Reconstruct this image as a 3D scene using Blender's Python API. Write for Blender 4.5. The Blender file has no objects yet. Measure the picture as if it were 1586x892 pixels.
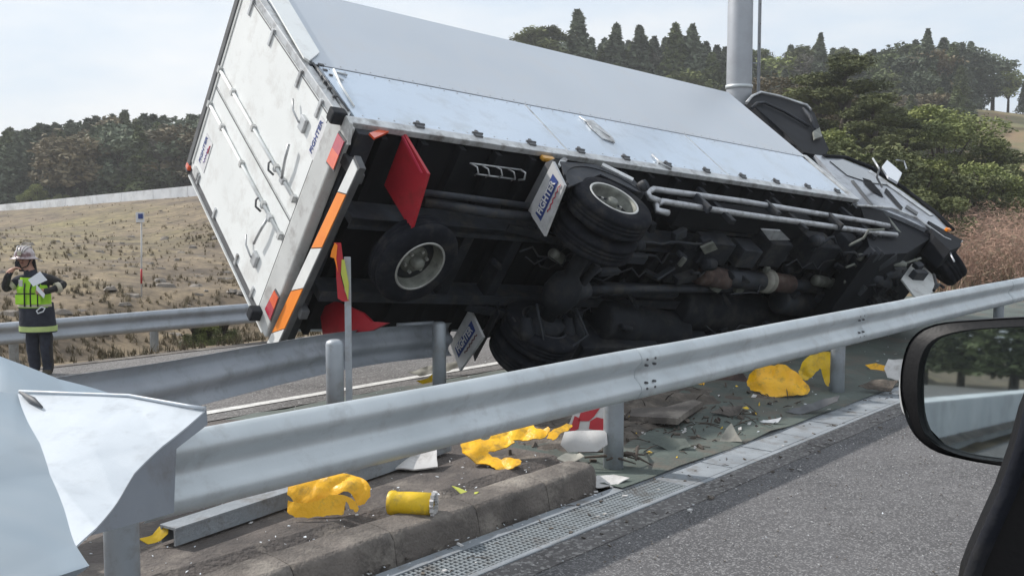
import bpy, bmesh, math, random
from mathutils import Vector as V, Matrix, noise
R = math.radians
rnd = random.Random(7)
scn = bpy.context.scene
col = scn.collection
# ------------------------------------------------------------------ camera
FPX, CX, CY, HOR = 1500.0, 793.0, 446.0, 335.0
CH = 1.6
PIT = math.atan((CY - HOR) / FPX)
cd = bpy.data.cameras.new('camera'); cam = bpy.data.objects.new('camera', cd); col.objects.link(cam)
cam.location = (0, 0, CH); cam.rotation_euler = (math.pi / 2 - PIT, 0, 0)
cd.sensor_width = 36; cd.lens = 36 * FPX / 1586; cd.clip_start = .05; cd.clip_end = 3000
scn.camera = cam
scn.view_settings.view_transform = 'Standard'; scn.view_settings.look = 'None'
scn.view_settings.exposure = 0.12; scn.view_settings.gamma = 1
# ------------------------------------------------------------------ sky and sun
SUN_EL, SUN_AZ = R(42), R(-66)           # azimuth measured from +Y (ahead), negative = to the left
w = bpy.data.worlds.new('World'); scn.world = w; w.use_nodes = True
nt = w.node_tree; nt.nodes.clear()
out = nt.nodes.new('ShaderNodeOutputWorld'); bg = nt.nodes.new('ShaderNodeBackground')
sky = nt.nodes.new('ShaderNodeTexSky'); sky.sky_type = 'NISHITA'; sky.sun_disc = False
sky.sun_elevation = SUN_EL; sky.sun_rotation = SUN_AZ; sky.dust_density = 2.5; sky.air_density = 1.0
tc = nt.nodes.new('ShaderNodeTexCoord'); mp = nt.nodes.new('ShaderNodeMapping')
mp.inputs['Scale'].default_value = (1.2, 1.2, 4.0)
nz = nt.nodes.new('ShaderNodeTexNoise'); nz.inputs['Scale'].default_value = 1.6; nz.inputs['Detail'].default_value = 5
rp = nt.nodes.new('ShaderNodeValToRGB')
rp.color_ramp.elements[0].position = .3; rp.color_ramp.elements[0].color = (.78, .78, .78, 1)
rp.color_ramp.elements[1].position = .7; rp.color_ramp.elements[1].color = (.93, .93, .93, 1)
nz2 = nt.nodes.new('ShaderNodeTexNoise'); nz2.inputs['Scale'].default_value = 2.3; nz2.inputs['Detail'].default_value = 6; nz2.inputs['Roughness'].default_value = .55
rp2 = nt.nodes.new('ShaderNodeValToRGB'); rp2.color_ramp.elements[0].position = .36; rp2.color_ramp.elements[0].color = (.60, .70, .81, 1)
rp2.color_ramp.elements[1].position = .64; rp2.color_ramp.elements[1].color = (.83, .845, .86, 1)
sc2 = nt.nodes.new('ShaderNodeMixRGB'); sc2.blend_type = 'MULTIPLY'; sc2.inputs[0].default_value = 1; sc2.inputs[2].default_value = (10.1, 10.1, 10.1, 1)
nt.links.new(mp.outputs[0], nz2.inputs['Vector']); nt.links.new(nz2.outputs['Fac'], rp2.inputs[0]); nt.links.new(rp2.outputs[0], sc2.inputs[1])
mx = nt.nodes.new('ShaderNodeMixRGB'); nt.links.new(sc2.outputs[0], mx.inputs[2])
for a, b in ((tc.outputs['Generated'], mp.inputs[0]), (mp.outputs[0], nz.inputs['Vector']), (nz.outputs['Fac'], rp.inputs[0]),
             (rp.outputs[0], mx.inputs[0]), (sky.outputs[0], mx.inputs[1]), (mx.outputs[0], bg.inputs[0]), (bg.outputs[0], out.inputs[0])):
    nt.links.new(a, b)
bg.inputs[1].default_value = .115
sd = bpy.data.lights.new('sun', 'SUN'); sun = bpy.data.objects.new('sun', sd); col.objects.link(sun)
sd.energy = 3.9; sd.angle = R(1.2); sd.color = (1, .955, .9)
sdir = V((math.sin(SUN_AZ) * math.cos(SUN_EL), math.cos(SUN_AZ) * math.cos(SUN_EL), math.sin(SUN_EL)))
sun.rotation_euler = (-sdir).to_track_quat('-Z', 'Y').to_euler(); sun.location = (0, 0, 30)

# ------------------------------------------------------------------ geometry helpers
cp, sp_ = math.cos(PIT), math.sin(PIT)
def c2w(q):                                # camera frame (right, down, ahead) -> world
    x, y, z = q
    return V((x, z * cp - y * sp_, CH - y * cp - z * sp_))
def ray(px, py): return c2w(((px - CX) / FPX, (py - CY) / FPX, 1)) - V((0, 0, CH))
def D(px, py, dep): return V((0, 0, CH)) + ray(px, py) * dep
def G(px, py, z=0.0):
    r = ray(px, py); return V((0, 0, CH)) + r * ((z - CH) / r.z)
def PL(px, py, p0, n):
    r = ray(px, py); o = V((0, 0, CH)); return o + r * ((p0 - o).dot(n) / r.dot(n))
N_ = V((-.7553, .6553, 0)); D_ = V((.6553, .7553, 0))
def ST(s, t, z=0): return N_ * s + D_ * t + V((0, 0, z))
def st_of(p): return p.dot(N_), p.dot(D_)
def lerp(a, b, t): return a + (b - a) * t
def smooth(a, b, x):
    t = max(0, min(1, (x - a) / (b - a))); return t * t * (3 - 2 * t)

class MB:
    def __init__(s): s.v = []; s.f = []; s.m = []; s.sm = []
    def add(s, vs, fs, m=0, sm=False):
        o = len(s.v); s.v += [tuple(p) for p in vs]
        for f in fs: s.f.append([i + o for i in f]); s.m.append(m); s.sm.append(sm)
        return s
    def box(s, c, d, rot=None, m=0, bev=0):
        c = V(c); hx, hy, hz = d[0] / 2, d[1] / 2, d[2] / 2
        if bev:
            b = bev; vs = []
            bm = bmesh.new(); bmesh.ops.create_cube(bm, size=1)
            for v in bm.verts: v.co = V((v.co.x * d[0], v.co.y * d[1], v.co.z * d[2]))
            bmesh.ops.bevel(bm, geom=list(bm.edges), offset=min(b, min(d) * .45), segments=2, affect='EDGES', profile=.6)
            bm.verts.index_update()
            vs = [v.co.copy() for v in bm.verts]; fs = [[v.index for v in f.verts] for f in bm.faces]; bm.free()
        else:
            vs = [V((x, y, z)) for x in (-hx, hx) for y in (-hy, hy) for z in (-hz, hz)]
            fs = [(0, 1, 3, 2), (4, 6, 7, 5), (0, 4, 5, 1), (2, 3, 7, 6), (0, 2, 6, 4), (1, 5, 7, 3)]
        if rot is not None: vs = [rot @ v for v in vs]
        return s.add([v + c for v in vs], fs, m)
    def rng(s, a, b, m=0, bev=0):
        a = V(a); b = V(b); return s.box((a + b) / 2, [abs(q) for q in (b - a)], m=m, bev=bev)
    def tube(s, pts, r, n=8, m=0, cap=True, sm=True):
        pts = [V(p) for p in pts]; rr = r if isinstance(r, (list, tuple)) else [r] * len(pts)
        vs = []; up = None
        for i, p in enumerate(pts):
            d = (pts[min(i + 1, len(pts) - 1)] - pts[max(i - 1, 0)]).normalized()
            if up is None: up = d.orthogonal().normalized()
            up = (up - d * up.dot(d)).normalized(); sd_ = d.cross(up)
            for k in range(n):
                a = 2 * math.pi * k / n; vs.append(p + (up * math.cos(a) + sd_ * math.sin(a)) * rr[i])
        fs = [(i * n + k, i * n + (k + 1) % n, (i + 1) * n + (k + 1) % n, (i + 1) * n + k) for i in range(len(pts) - 1) for k in range(n)]
        s.add(vs, fs, m, sm)
        if cap:
            o = len(s.v) - len(vs)
            s.f.append([o + k for k in range(n)][::-1]); s.m.append(m); s.sm.append(False)
            s.f.append([o + (len(pts) - 1) * n + k for k in range(n)]); s.m.append(m); s.sm.append(False)
        return s
    def prism(s, poly, ext, m=0, sm=False):
        poly = [V(p) for p in poly]; e = V(ext); n = len(poly)
        vs = poly + [p + e for p in poly]
        fs = [list(range(n)), list(range(2 * n - 1, n - 1, -1))] + [(i, i + n, (i + 1) % n + n, (i + 1) % n) for i in range(n)]
        return s.add(vs, fs, m, sm)
    def lathe(s, prof, c, ax, n=40, m=0, sm=True, mf=None):     # prof: (radius, offset along ax)
        c = V(c); ax = V(ax).normalized(); u = ax.orthogonal().normalized(); v = ax.cross(u); vs = []
        for r, h in prof:
            for k in range(n):
                a = 2 * math.pi * k / n; vs.append(c + ax * h + (u * math.cos(a) + v * math.sin(a)) * r)
        o = len(s.v); s.v += [tuple(p) for p in vs]
        for i in range(len(prof) - 1):
            for k in range(n):
                s.f.append([o + i * n + k, o + i * n + (k + 1) % n, o + (i + 1) * n + (k + 1) % n, o + (i + 1) * n + k])
                s.m.append(m if mf is None else mf(i)); s.sm.append(sm)
        return s
    def mesh(s, name, mats):
        me = bpy.data.meshes.new(name); me.from_pydata(s.v, [], s.f)
        for m in (mats if isinstance(mats, (list, tuple)) else [mats]): me.materials.append(m)
        me.polygons.foreach_set('material_index', s.m); me.polygons.foreach_set('use_smooth', s.sm)
        me.update(); bm = bmesh.new(); bm.from_mesh(me); bmesh.ops.recalc_face_normals(bm, faces=bm.faces)
        bm.to_mesh(me); bm.free(); return me
def obj(name, mb, mats, parent=None, label=None, kind=None):
    me = mb.mesh(name, mats) if isinstance(mb, MB) else mb
    o = bpy.data.objects.new(name, me); col.objects.link(o)
    if parent: o.parent = parent
    if label: o['label'] = label
    if kind: o['kind'] = kind
    return o
def tag(o, label, cat, group=None):
    o['label'] = label; o['category'] = cat
    if group: o['group'] = group
    return o
def thing(name, label, cat, loc=(0, 0, 0), group=None, mat=None):
    o = bpy.data.objects.new(name, None); col.objects.link(o); o.location = loc; o.empty_display_size = .2
    if mat is not None: o.matrix_world = mat
    return tag(o, label, cat, group)
def copy_tree(o, parent=None):
    c = o.copy(); col.objects.link(c); c.parent = parent
    for ch in list(o.children): copy_tree(ch, c)
    return c
def shift(mb, p):
    p = V(p); mb.v = [tuple(V(q) - p) for q in mb.v]; return mb

# ------------------------------------------------------------------ materials
def mat(name, c, rough=.6, metal=0, var=.15, scale=8, c2=None, bump=.0, bscale=60, spec=.5, coat=0, emit=None, dirt=None, dscale=3, sharp=.5, coords='Object'):
    m = bpy.data.materials.new(name); m.use_nodes = True; t = m.node_tree; b = t.nodes['Principled BSDF']
    b.inputs['Roughness'].default_value = rough; b.inputs['Metallic'].default_value = metal
    b.inputs['Specular IOR Level'].default_value = spec; b.inputs['Coat Weight'].default_value = coat
    tcn = t.nodes.new('ShaderNodeTexCoord')
    n1 = t.nodes.new('ShaderNodeTexNoise'); n1.inputs['Scale'].default_value = scale; n1.inputs['Detail'].default_value = 6
    t.links.new(tcn.outputs[coords], n1.inputs['Vector'])
    r = t.nodes.new('ShaderNodeValToRGB'); e = r.color_ramp.elements
    c2 = c2 or tuple(q * (1 - var) for q in c); lo = .5 - sharp * .4; hi = .5 + sharp * .4
    c1 = c if c2 else tuple(min(1, q * (1 + var)) for q in c)
    e[0].position = lo; e[0].color = (*c2, 1); e[1].position = hi; e[1].color = (*c1, 1)
    t.links.new(n1.outputs['Fac'], r.inputs[0]); colr = r.outputs[0]
    if dirt:
        n2 = t.nodes.new('ShaderNodeTexNoise'); n2.inputs['Scale'].default_value = dscale; n2.inputs['Detail'].default_value = 8; n2.inputs['Roughness'].default_value = .7
        t.links.new(tcn.outputs[coords], n2.inputs['Vector'])
        r2 = t.nodes.new('ShaderNodeValToRGB'); r2.color_ramp.elements[0].position = .5; r2.color_ramp.elements[1].position = .68
        t.links.new(n2.outputs['Fac'], r2.inputs[0])
        mm = t.nodes.new('ShaderNodeMixRGB'); mm.inputs[2].default_value = (*dirt, 1)
        t.links.new(r2.outputs[0], mm.inputs[0]); t.links.new(colr, mm.inputs[1]); colr = mm.outputs[0]
    t.links.new(colr, b.inputs['Base Color'])
    if bump:
        n3 = t.nodes.new('ShaderNodeTexNoise'); n3.inputs['Scale'].default_value = bscale; n3.inputs['Detail'].default_value = 5
        t.links.new(tcn.outputs[coords], n3.inputs['Vector'])
        bn = t.nodes.new('ShaderNodeBump'); bn.inputs['Strength'].default_value = bump; bn.inputs['Distance'].default_value = .02
        t.links.new(n3.outputs['Fac'], bn.inputs['Height']); t.links.new(bn.outputs[0], b.inputs['Normal'])
    if emit: b.inputs['Emission Color'].default_value = (*emit, 1); b.inputs['Emission Strength'].default_value = 1
    return m
def asphalt(name, a, b_, agg, s=90):
    m = mat(name, a, .85, c2=b_, scale=1.3, bump=.5, bscale=120, spec=.3, coords='Object', dirt=tuple(q * .5 for q in a), dscale=.8)
    t = m.node_tree; bs = t.nodes['Principled BSDF']; src = bs.inputs['Base Color'].links[0].from_socket
    tcn = t.nodes.new('ShaderNodeTexCoord'); vo = t.nodes.new('ShaderNodeTexVoronoi'); vo.inputs['Scale'].default_value = s
    t.links.new(tcn.outputs['Object'], vo.inputs['Vector'])
    sp = t.nodes.new('ShaderNodeSeparateColor'); t.links.new(vo.outputs['Color'], sp.inputs[0])
    rr = t.nodes.new('ShaderNodeValToRGB'); rr.color_ramp.elements[0].position = .62; rr.color_ramp.elements[1].position = .97
    t.links.new(sp.outputs[0], rr.inputs[0])
    mm = t.nodes.new('ShaderNodeMixRGB'); mm.inputs[2].default_value = (*agg, 1)
    t.links.new(rr.outputs[0], mm.inputs[0]); t.links.new(src, mm.inputs[1]); t.links.new(mm.outputs[0], bs.inputs['Base Color'])
    return m
M = {}
M['asphalt'] = asphalt('asphalt', (.13, .126, .128), (.085, .083, .086), (.25, .245, .245), 120)
M['asphalt2'] = asphalt('asphalt_far', (.16, .15, .148), (.12, .115, .112), (.3, .29, .28), 60)
M['island'] = mat('island_surface', (.135, .115, .103), .9, c2=(.055, .048, .046), scale=2.6, bump=.8, bscale=40, dirt=(.24, .21, .18), dscale=1.7)
M['green_ground'] = mat('green_grey_pavement', (.11, .135, .118), .7, c2=(.06, .072, .064), scale=1.6, bump=.5, bscale=25, dirt=(.13, .105, .085), dscale=2.4)
M['kerb'] = mat('kerb_concrete', (.19, .165, .145), .9, c2=(.065, .057, .052), scale=3.5, bump=.7, bscale=50, dirt=(.29, .26, .225), dscale=2.5)
M['white_line'] = mat('road_paint', (.78, .77, .74), .7, c2=(.55, .54, .52), scale=9, dirt=(.3, .29, .28), dscale=14)
M['drain'] = mat('drain_concrete', (.30, .325, .35), .75, c2=(.19, .21, .23), scale=3, bump=.3, dirt=(.16, .155, .15), dscale=5)
M['grate'] = mat('grate_steel', (.29, .32, .34), .6, .2, c2=(.22, .24, .25), scale=9, dirt=(.15, .14, .13), dscale=5)
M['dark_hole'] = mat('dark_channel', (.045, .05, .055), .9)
M['soil'] = mat('soil', (.115, .095, .078), .95, c2=(.06, .052, .045), scale=9, bump=.9, bscale=35, dirt=(.22, .19, .16))
M['galv'] = mat('galvanised_steel', (.60, .64, .66), .45, .4, c2=(.49, .53, .55), scale=2.2, bump=.05, bscale=60, dirt=(.46, .48, .49), dscale=5)
M['galv_dull'] = mat('galvanised_dull', (.44, .47, .51), .55, .25, c2=(.34, .37, .41), scale=2, bump=.05, dirt=(.30, .32, .34), dscale=5)
M['post'] = mat('post_steel', (.44, .48, .52), .5, .35, c2=(.34, .37, .40), scale=5, dirt=(.3, .3, .3), dscale=6)
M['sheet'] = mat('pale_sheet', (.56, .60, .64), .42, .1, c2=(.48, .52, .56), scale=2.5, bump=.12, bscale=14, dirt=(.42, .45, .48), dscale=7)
M['sheet_blue_shaded'] = mat('blue_and_shaded_sheet', (.33, .38, .42), .45, .15, c2=(.30, .37, .43), scale=3)  # rear sheet's blue grey; also painted as shade on the fold's lower facet
M['alu'] = mat('aluminium_panel', (.55, .59, .64), .36, .25, c2=(.50, .54, .59), scale=.8, bump=.12, bscale=1.6, dirt=(.53, .55, .58), dscale=1.6)
M['alu_gate'] = mat('aluminium_gate', (.62, .70, .80), .22, .45, c2=(.56, .64, .74), scale=.9, bump=.12, bscale=2.4, dirt=(.52, .57, .62), dscale=2.5)
M['trim'] = mat('aluminium_trim', (.60, .62, .63), .4, .4, c2=(.42, .43, .44), scale=9, dirt=(.22, .21, .20), dscale=6)
M['white_paint'] = mat('white_door_paint', (.84, .86, .85), .45, c2=(.77, .79, .78), scale=1.5, dirt=(.66, .66, .64), dscale=3.5, bump=.25, bscale=2.2)
M['sill'] = mat('grey_sill_paint', (.58, .59, .58), .45, c2=(.50, .51, .50), scale=4, dirt=(.36, .35, .34), dscale=5)
M['dark_trim'] = mat('dark_trim', (.13, .135, .14), .6, .2, c2=(.08, .08, .085), scale=6)
M['black'] = mat('black_chassis', (.020, .023, .030), .75, 0, c2=(.009, .011, .015), scale=5, spec=.3, dirt=(.045, .043, .042), dscale=4)
M['chassis_grey'] = mat('chassis_grey', (.040, .045, .056), .65, .05, c2=(.018, .021, .027), scale=6, spec=.35, dirt=(.06, .056, .05), dscale=5)
M['underfloor'] = mat('underfloor', (.014, .015, .018), .9, spec=.2, c2=(.008, .009, .011), scale=3)
M['rubber'] = mat('tyre_rubber', (.018, .020, .026), .95, spec=.1, c2=(.010, .011, .015), scale=6, bump=.15, bscale=80, dirt=(.036, .035, .034), dscale=6)
M['rim'] = mat('wheel_rim', (.24, .25, .22), .6, .2, c2=(.10, .105, .09), scale=8, dirt=(.10, .10, .095), dscale=6)
M['rim_edge'] = mat('wheel_rim_edge', (.6, .6, .58), .35, .5, c2=(.4, .4, .38), scale=9)
M['pipe'] = mat('side_guard_pipe', (.50, .51, .53), .38, .5, c2=(.36, .37, .39), scale=9, dirt=(.2, .2, .2), dscale=8)
M['rust'] = mat('rusty_metal', (.105, .058, .046), .85, .1, c2=(.04, .03, .028), scale=8, dirt=(.1, .09, .08), dscale=8)
M['cream'] = mat('cream_band', (.36, .35, .30), .6, c2=(.18, .17, .15), scale=9)
M['red'] = mat('red_mudflap', (.46, .018, .03), .5, c2=(.34, .012, .025), scale=4, dirt=(.26, .015, .02), dscale=4)
M['flap_white'] = mat('white_mudflap', (.58, .59, .59), .55, c2=(.5, .5, .51), scale=5, dirt=(.38, .38, .38), dscale=5)
M['blue_print'] = mat('blue_print', (.03, .06, .24), .5); M['red_print'] = mat('red_print', (.55, .04, .08), .5)
M['pink_print'] = mat('pink_print', (.55, .40, .62), .5, c2=(.5, .42, .7)); M['white_print'] = mat('white_print', (.75, .75, .76), .5)
M['orange'] = mat('orange_reflector', (.95, .28, .01), .4, c2=(.88, .23, .01), scale=6, coat=.3)
M['white_refl'] = mat('white_reflector', (.80, .81, .79), .4, c2=(.7, .71, .70), scale=6)
M['lamp_red'] = mat('lamp_red', (.55, .03, .06), .2, c2=(.40, .02, .06), scale=14, coat=1)
M['lamp_orange'] = mat('lamp_orange', (.85, .12, .03), .2, c2=(.75, .09, .03), scale=14, coat=1)
M['amber'] = mat('amber_lamp', (.7, .35, .04), .3, coat=1)
M['cab'] = mat('silver_cab_paint', (.36, .38, .42), .3, .4, c2=(.24, .26, .29), scale=7, coat=.5, dirt=(.12, .12, .13), dscale=5)
M['cab_dark'] = mat('dark_cab_plastic', (.010, .012, .017), .75, .0, c2=(.006, .007, .010), scale=5, spec=.2)
M['glass'] = mat('dark_glass', (.015, .018, .02), .08, coat=1, spec=.8)
M['mirror'] = mat('mirror_glass', (.50, .56, .57), .02, 1.0, var=.02)
M['yellow'] = mat('yellow_plastic', (.90, .50, .008), .4, c2=(.82, .41, .006), scale=5, dirt=(.42, .24, .03), dscale=11, bump=.35, bscale=30)
M['yellow2'] = mat('yellow_plastic_pale', (.88, .60, .015), .45, c2=(.68, .42, .01), scale=6, dirt=(.45, .30, .06), dscale=13, bump=.3, bscale=30)
M['lime'] = mat('lime_sliver', (.55, .58, .10), .5)
M['white_frag'] = mat('white_fragment', (.62, .61, .60), .7, c2=(.48, .47, .46), scale=5, dirt=(.36, .34, .32), dscale=6)
M['red_frag'] = mat('red_fragment', (.50, .02, .03), .5, c2=(.38, .02, .03))
M['dark_red'] = mat('dark_red_inside', (.12, .01, .015), .6)
M['pole'] = mat('pole_galvanised', (.40, .42, .45), .5, .4, c2=(.33, .35, .38), scale=1.5, dirt=(.30, .31, .33), dscale=.9)
M['car_black'] = mat('car_black_plastic', (.006, .006, .007), .5, c2=(.004, .004, .005), bump=.05, bscale=200, spec=.25)
M['navy'] = mat('navy_uniform', (.028, .033, .050), .9, c2=(.014, .017, .028), scale=14, bump=.5, bscale=25)
M['olive'] = mat('black_sleeve', (.032, .030, .030), .9, c2=(.015, .015, .016), scale=14, bump=.5, bscale=25)
M['hivis'] = mat('hivis_green', (.42, .80, .03), .6, c2=(.32, .66, .03), scale=10, bump=.3, bscale=30)
M['band'] = mat('reflective_band', (.50, .62, .22), .5, c2=(.40, .50, .2), scale=10)
M['cuff'] = mat('cream_reflective_band', (.55, .52, .40), .6, c2=(.44, .41, .31), scale=10)
M['skin'] = mat('skin', (.48, .27, .20), .6, c2=(.42, .22, .16), scale=9)
M['helmet'] = mat('helmet', (.50, .44, .44), .3, .3, c2=(.14, .07, .07), scale=9, coat=.5, sharp=.25)
M['paper'] = mat('paper', (.75, .78, .82), .6, var=.05)
M['boot'] = mat('boot', (.06, .05, .03), .7)
M['barrier'] = mat('pale_retaining_wall', (.80, .82, .84), .7, c2=(.58, .61, .65), scale=.8, dirt=(.48, .49, .50), dscale=.6)

def grass_mat():
    m = mat('dry_bank', (.25, .20, .135), .95, c2=(.105, .082, .062), scale=.6, bump=1, bscale=2.2, dirt=(.235, .205, .105), dscale=.09)
    t = m.node_tree; bs = t.nodes['Principled BSDF']; src = bs.inputs['Base Color'].links[0].from_socket
    tcn = t.nodes.new('ShaderNodeTexCoord'); n = t.nodes.new('ShaderNodeTexNoise'); n.inputs['Scale'].default_value = 2.2; n.inputs['Detail'].default_value = 8; n.inputs['Roughness'].default_value = .75
    t.links.new(tcn.outputs['Object'], n.inputs['Vector']); r = t.nodes.new('ShaderNodeValToRGB')
    r.color_ramp.elements[0].position = .35; r.color_ramp.elements[0].color = (.38, .36, .34, 1); r.color_ramp.elements[1].position = .68; r.color_ramp.elements[1].color = (1.35, 1.3, 1.2, 1)
    t.links.new(n.outputs['Fac'], r.inputs[0]); mm = t.nodes.new('ShaderNodeMixRGB'); mm.blend_type = 'MULTIPLY'; mm.inputs[0].default_value = 1
    t.links.new(src, mm.inputs[1]); t.links.new(r.outputs[0], mm.inputs[2]); t.links.new(mm.outputs[0], bs.inputs['Base Color'])
    return m
M['bank'] = grass_mat()
def leaf(name, a, b, trans=.15):
    m = mat(name, a, .75, c2=b, scale=.9, spec=.2); t = m.node_tree; bs = t.nodes['Principled BSDF']
    oi = t.nodes.new('ShaderNodeObjectInfo'); hs = t.nodes.new('ShaderNodeHueSaturation'); src = bs.inputs['Base Color'].links[0].from_socket
    mr = t.nodes.new('ShaderNodeMapRange'); mr.inputs[3].default_value = .72; mr.inputs[4].default_value = 1.3
    t.links.new(oi.outputs['Random'], mr.inputs[0]); t.links.new(mr.outputs[0], hs.inputs['Value'])
    t.links.new(src, hs.inputs['Color']); t.links.new(hs.outputs[0], bs.inputs['Base Color']); return m
M['cedar'] = leaf('cedar_leaf', (.15, .175, .115), (.08, .10, .07))
M['cedar_light'] = leaf('cedar_light_leaf', (.16, .185, .085), (.085, .11, .05))
M['pine'] = leaf('pine_leaf', (.19, .205, .085), (.07, .085, .04))
M['broad'] = leaf('broad_leaf', (.30, .33, .12), (.11, .135, .05))
M['olive_leaf'] = leaf('olive_brown_leaf', (.22, .18, .11), (.11, .10, .065))
M['grey_leaf'] = leaf('grey_twig', (.20, .19, .16), (.12, .115, .095))
M['brush'] = leaf('dry_brush', (.42, .27, .20), (.28, .175, .13))
M['ochre'] = mat('ochre_slope_grass', (.24, .17, .085), .95, c2=(.13, .14, .065), scale=.15, bump=.8, bscale=1.5, dirt=(.26, .16, .10), dscale=.2)
M['tan_grass'] = leaf('tan_grass', (.27, .22, .14), (.16, .13, .085))
M['bark'] = mat('bark', (.10, .08, .065), .95, c2=(.05, .04, .035), scale=6, bump=.6)
M['rock'] = mat('rock', (.27, .24, .21), .9, c2=(.15, .13, .11), scale=5, bump=.5)

# ------------------------------------------------------------------ ground
PROF = [(-60, -.6), (-14, -.25), (-9, -.19), (3.44, -.15), (3.72, -.15), (3.75, -.015), (5.8, -.06), (7.0, -.19), (8.0, -.33), (8.4, -.36), (13.4, -.55), (15.0, -.68), (15.6, -.78), (16.6, -.9)]
def prof(s):
    if s <= PROF[0][0]: return PROF[0][1]
    for (a, za), (b, zb) in zip(PROF, PROF[1:]):
        if s <= b: return za + (zb - za) * (s - a) / (b - a)
    return PROF[-1][1]
def fbm(x, y, sc, o=4):
    return noise.fractal(V((x * sc, y * sc, 3.7)), 1.0, 2.0, o)
WA, WB = D(-140, 346, 85), D(420, 301, 51)
WD = (WB - WA); WL = WD.length; WD.normalize()
def wall_z(u): return WA.z + (WB.z - WA.z) * max(-.6, min(1.1, u / WL))
def terr(x, y):
    s, t = st_of(V((x, y, 0)))
    z = prof(s)
    # the bank beyond the far guardrail, rising towards the pale wall
    if s > 15.6:
        k = s - 15.6
        z = -.9 + .5 * smooth(0, 3, k) + 1.75 * (1 - math.exp(-k / 13))
        z += (.14 * fbm(x, y, .3) + .09 * fbm(x * .6, y * 1.6, 1.1)) * smooth(0, 3, k)
    if s > 15.6:
        q = V((x - WA.x, y - WA.y, 0)); u = q.dot(V((WD.x, WD.y, 0)).normalized()); dd_ = (q - V((WD.x, WD.y, 0)).normalized() * u).length
        if V((WD.x, WD.y, 0)).cross(q).z > 0: dd_ = dd_ * .35
        kk = smooth(15, 2, dd_) * smooth(16, 24, s); z = lerp(z, wall_z(u) - .02 + .05 * fbm(x, y, .8), kk)
    # brown bank at the right, beyond the bend of the far carriageway
    kr = smooth(25, 33, t) * smooth(5.5, 9, s) * smooth(-2, 8, x)
    zr = -.35 + 1.1 * smooth(25, 45, t) + 5 * smooth(45, 110, y) + .2 * fbm(x, y, .3)
    if x > -2: z = z * (1 - kr) + max(zr, z if s > 15.6 else -9) * kr
    # wooded hills in the distance
    z += (5.5 + 4 * smooth(0, 60, x)) * smooth(75, 135, y) * smooth(-25, 8, x) * smooth(10, 25, s)
    z += 1.5 * smooth(85, 140, y) * smooth(20, 0, x) * smooth(10, 30, s)
    z += 16 * smooth(150, 420, y) * (1 + .4 * fbm(x, y, .006)) * smooth(10, 60, s)
    return z
def nonuni(a, b, dense, n):
    # coordinates dense around 'dense'
    out_ = []
    for i in range(n + 1):
        u = -1 + 2 * i / n; k = (abs(u) ** 2.6) * (1 if u > 0 else -1)
        out_.append(dense + (k * (b - dense) if u > 0 else k * (dense - a)) + u * 12)
    return out_
xs = nonuni(-560, 560, -4, 240); ys = nonuni(-480, 600, 16, 260)
mb = MB(); W_ = len(xs)
for y in ys:
    for x in xs: 
        z = terr(x, y); s, t = st_of(V((x, y, 0)))
        if s < 15.7: z -= .05 if s > 7 else .3
        mb.v.append((x, y, z))
for j in range(len(ys) - 1):
    for i in range(W_ - 1):
        mb.f.append([j * W_ + i, j * W_ + i + 1, (j + 1) * W_ + i + 1, (j + 1) * W_ + i]); mb.m.append(0); mb.sm.append(True)
obj('ground', mb, M['bank'], kind='structure')
def ribbon(name, ss, t0, t1, m, dz=0, n=40, zf=None, nz_=0):
    mb = MB(); k = len(ss)
    for i in range(n + 1):
        t = t0 + (t1 - t0) * i / n
        for s in ss: mb.v.append(tuple(ST(s, t, (zf(s, t) if zf else prof(s)) + dz + (nz_ * noise.noise(V((s * 2.3, t * 2.3, 0))) if nz_ else 0))))
    for i in range(n):
        for j in range(k - 1): mb.f.append([i * k + j, i * k + j + 1, (i + 1) * k + j + 1, (i + 1) * k + j]); mb.m.append(0); mb.sm.append(False)
    return obj(name, mb, m, kind='structure')
ribbon('road', [-9, -4, 0, 3.18], -60, 240, M['asphalt'], .0, 60)
T_END = 5.05                                             # where the kerbed island ends
ribbon('island_pavement', [3.70, 4.0, 4.4, 4.8, 5.3, 5.8, 6.4, 7.0, 7.5, 8.0], -40, T_END + .0, M['island'], .012, 220, nz_=.012)
def zg(s, t): return lerp(-.14, prof(max(s, 5.2)), smooth(3.5, 5.4, s))
ribbon('median_pavement', [3.45, 3.8, 4.2, 4.7, 5.2, 5.8, 6.4, 7.0, 7.5, 8.0], T_END, 26, M['green_ground'], .012, 60, zf=zg, nz_=.03)
def far_road():
    mb = MB(); ss = [8.0, 8.4, 12, 13.4, 14.1]; n = 70
    for i in range(n + 1):
        t = -60 + 100 * i / n; b = .02 * max(0, t - 15) ** 2
        for s in ss: mb.v.append(tuple(ST(s + b, t, prof(s) + .02 + (1.0 * smooth(20, 30, t) if t > 20 else 0))))
    for i in range(n):
        for j in range(4): mb.f.append([i * 5 + j, i * 5 + j + 1, (i + 1) * 5 + j + 1, (i + 1) * 5 + j]); mb.m.append(0); mb.sm.append(False)
    return obj('far_road', mb, M['asphalt2'], kind='structure')
far_road()
def edge_line(name, s0, s1, t0, t1, dz, m):
    ribbon(name, [s0, s1], t0, t1, m, dz, 40)
edge_line('edge_line', 8.40, 8.57, -40, 15, .028, M['white_line'])
edge_line('lane_line', -.9, -.75, -40, 100, .005, M['white_line'])

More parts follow.
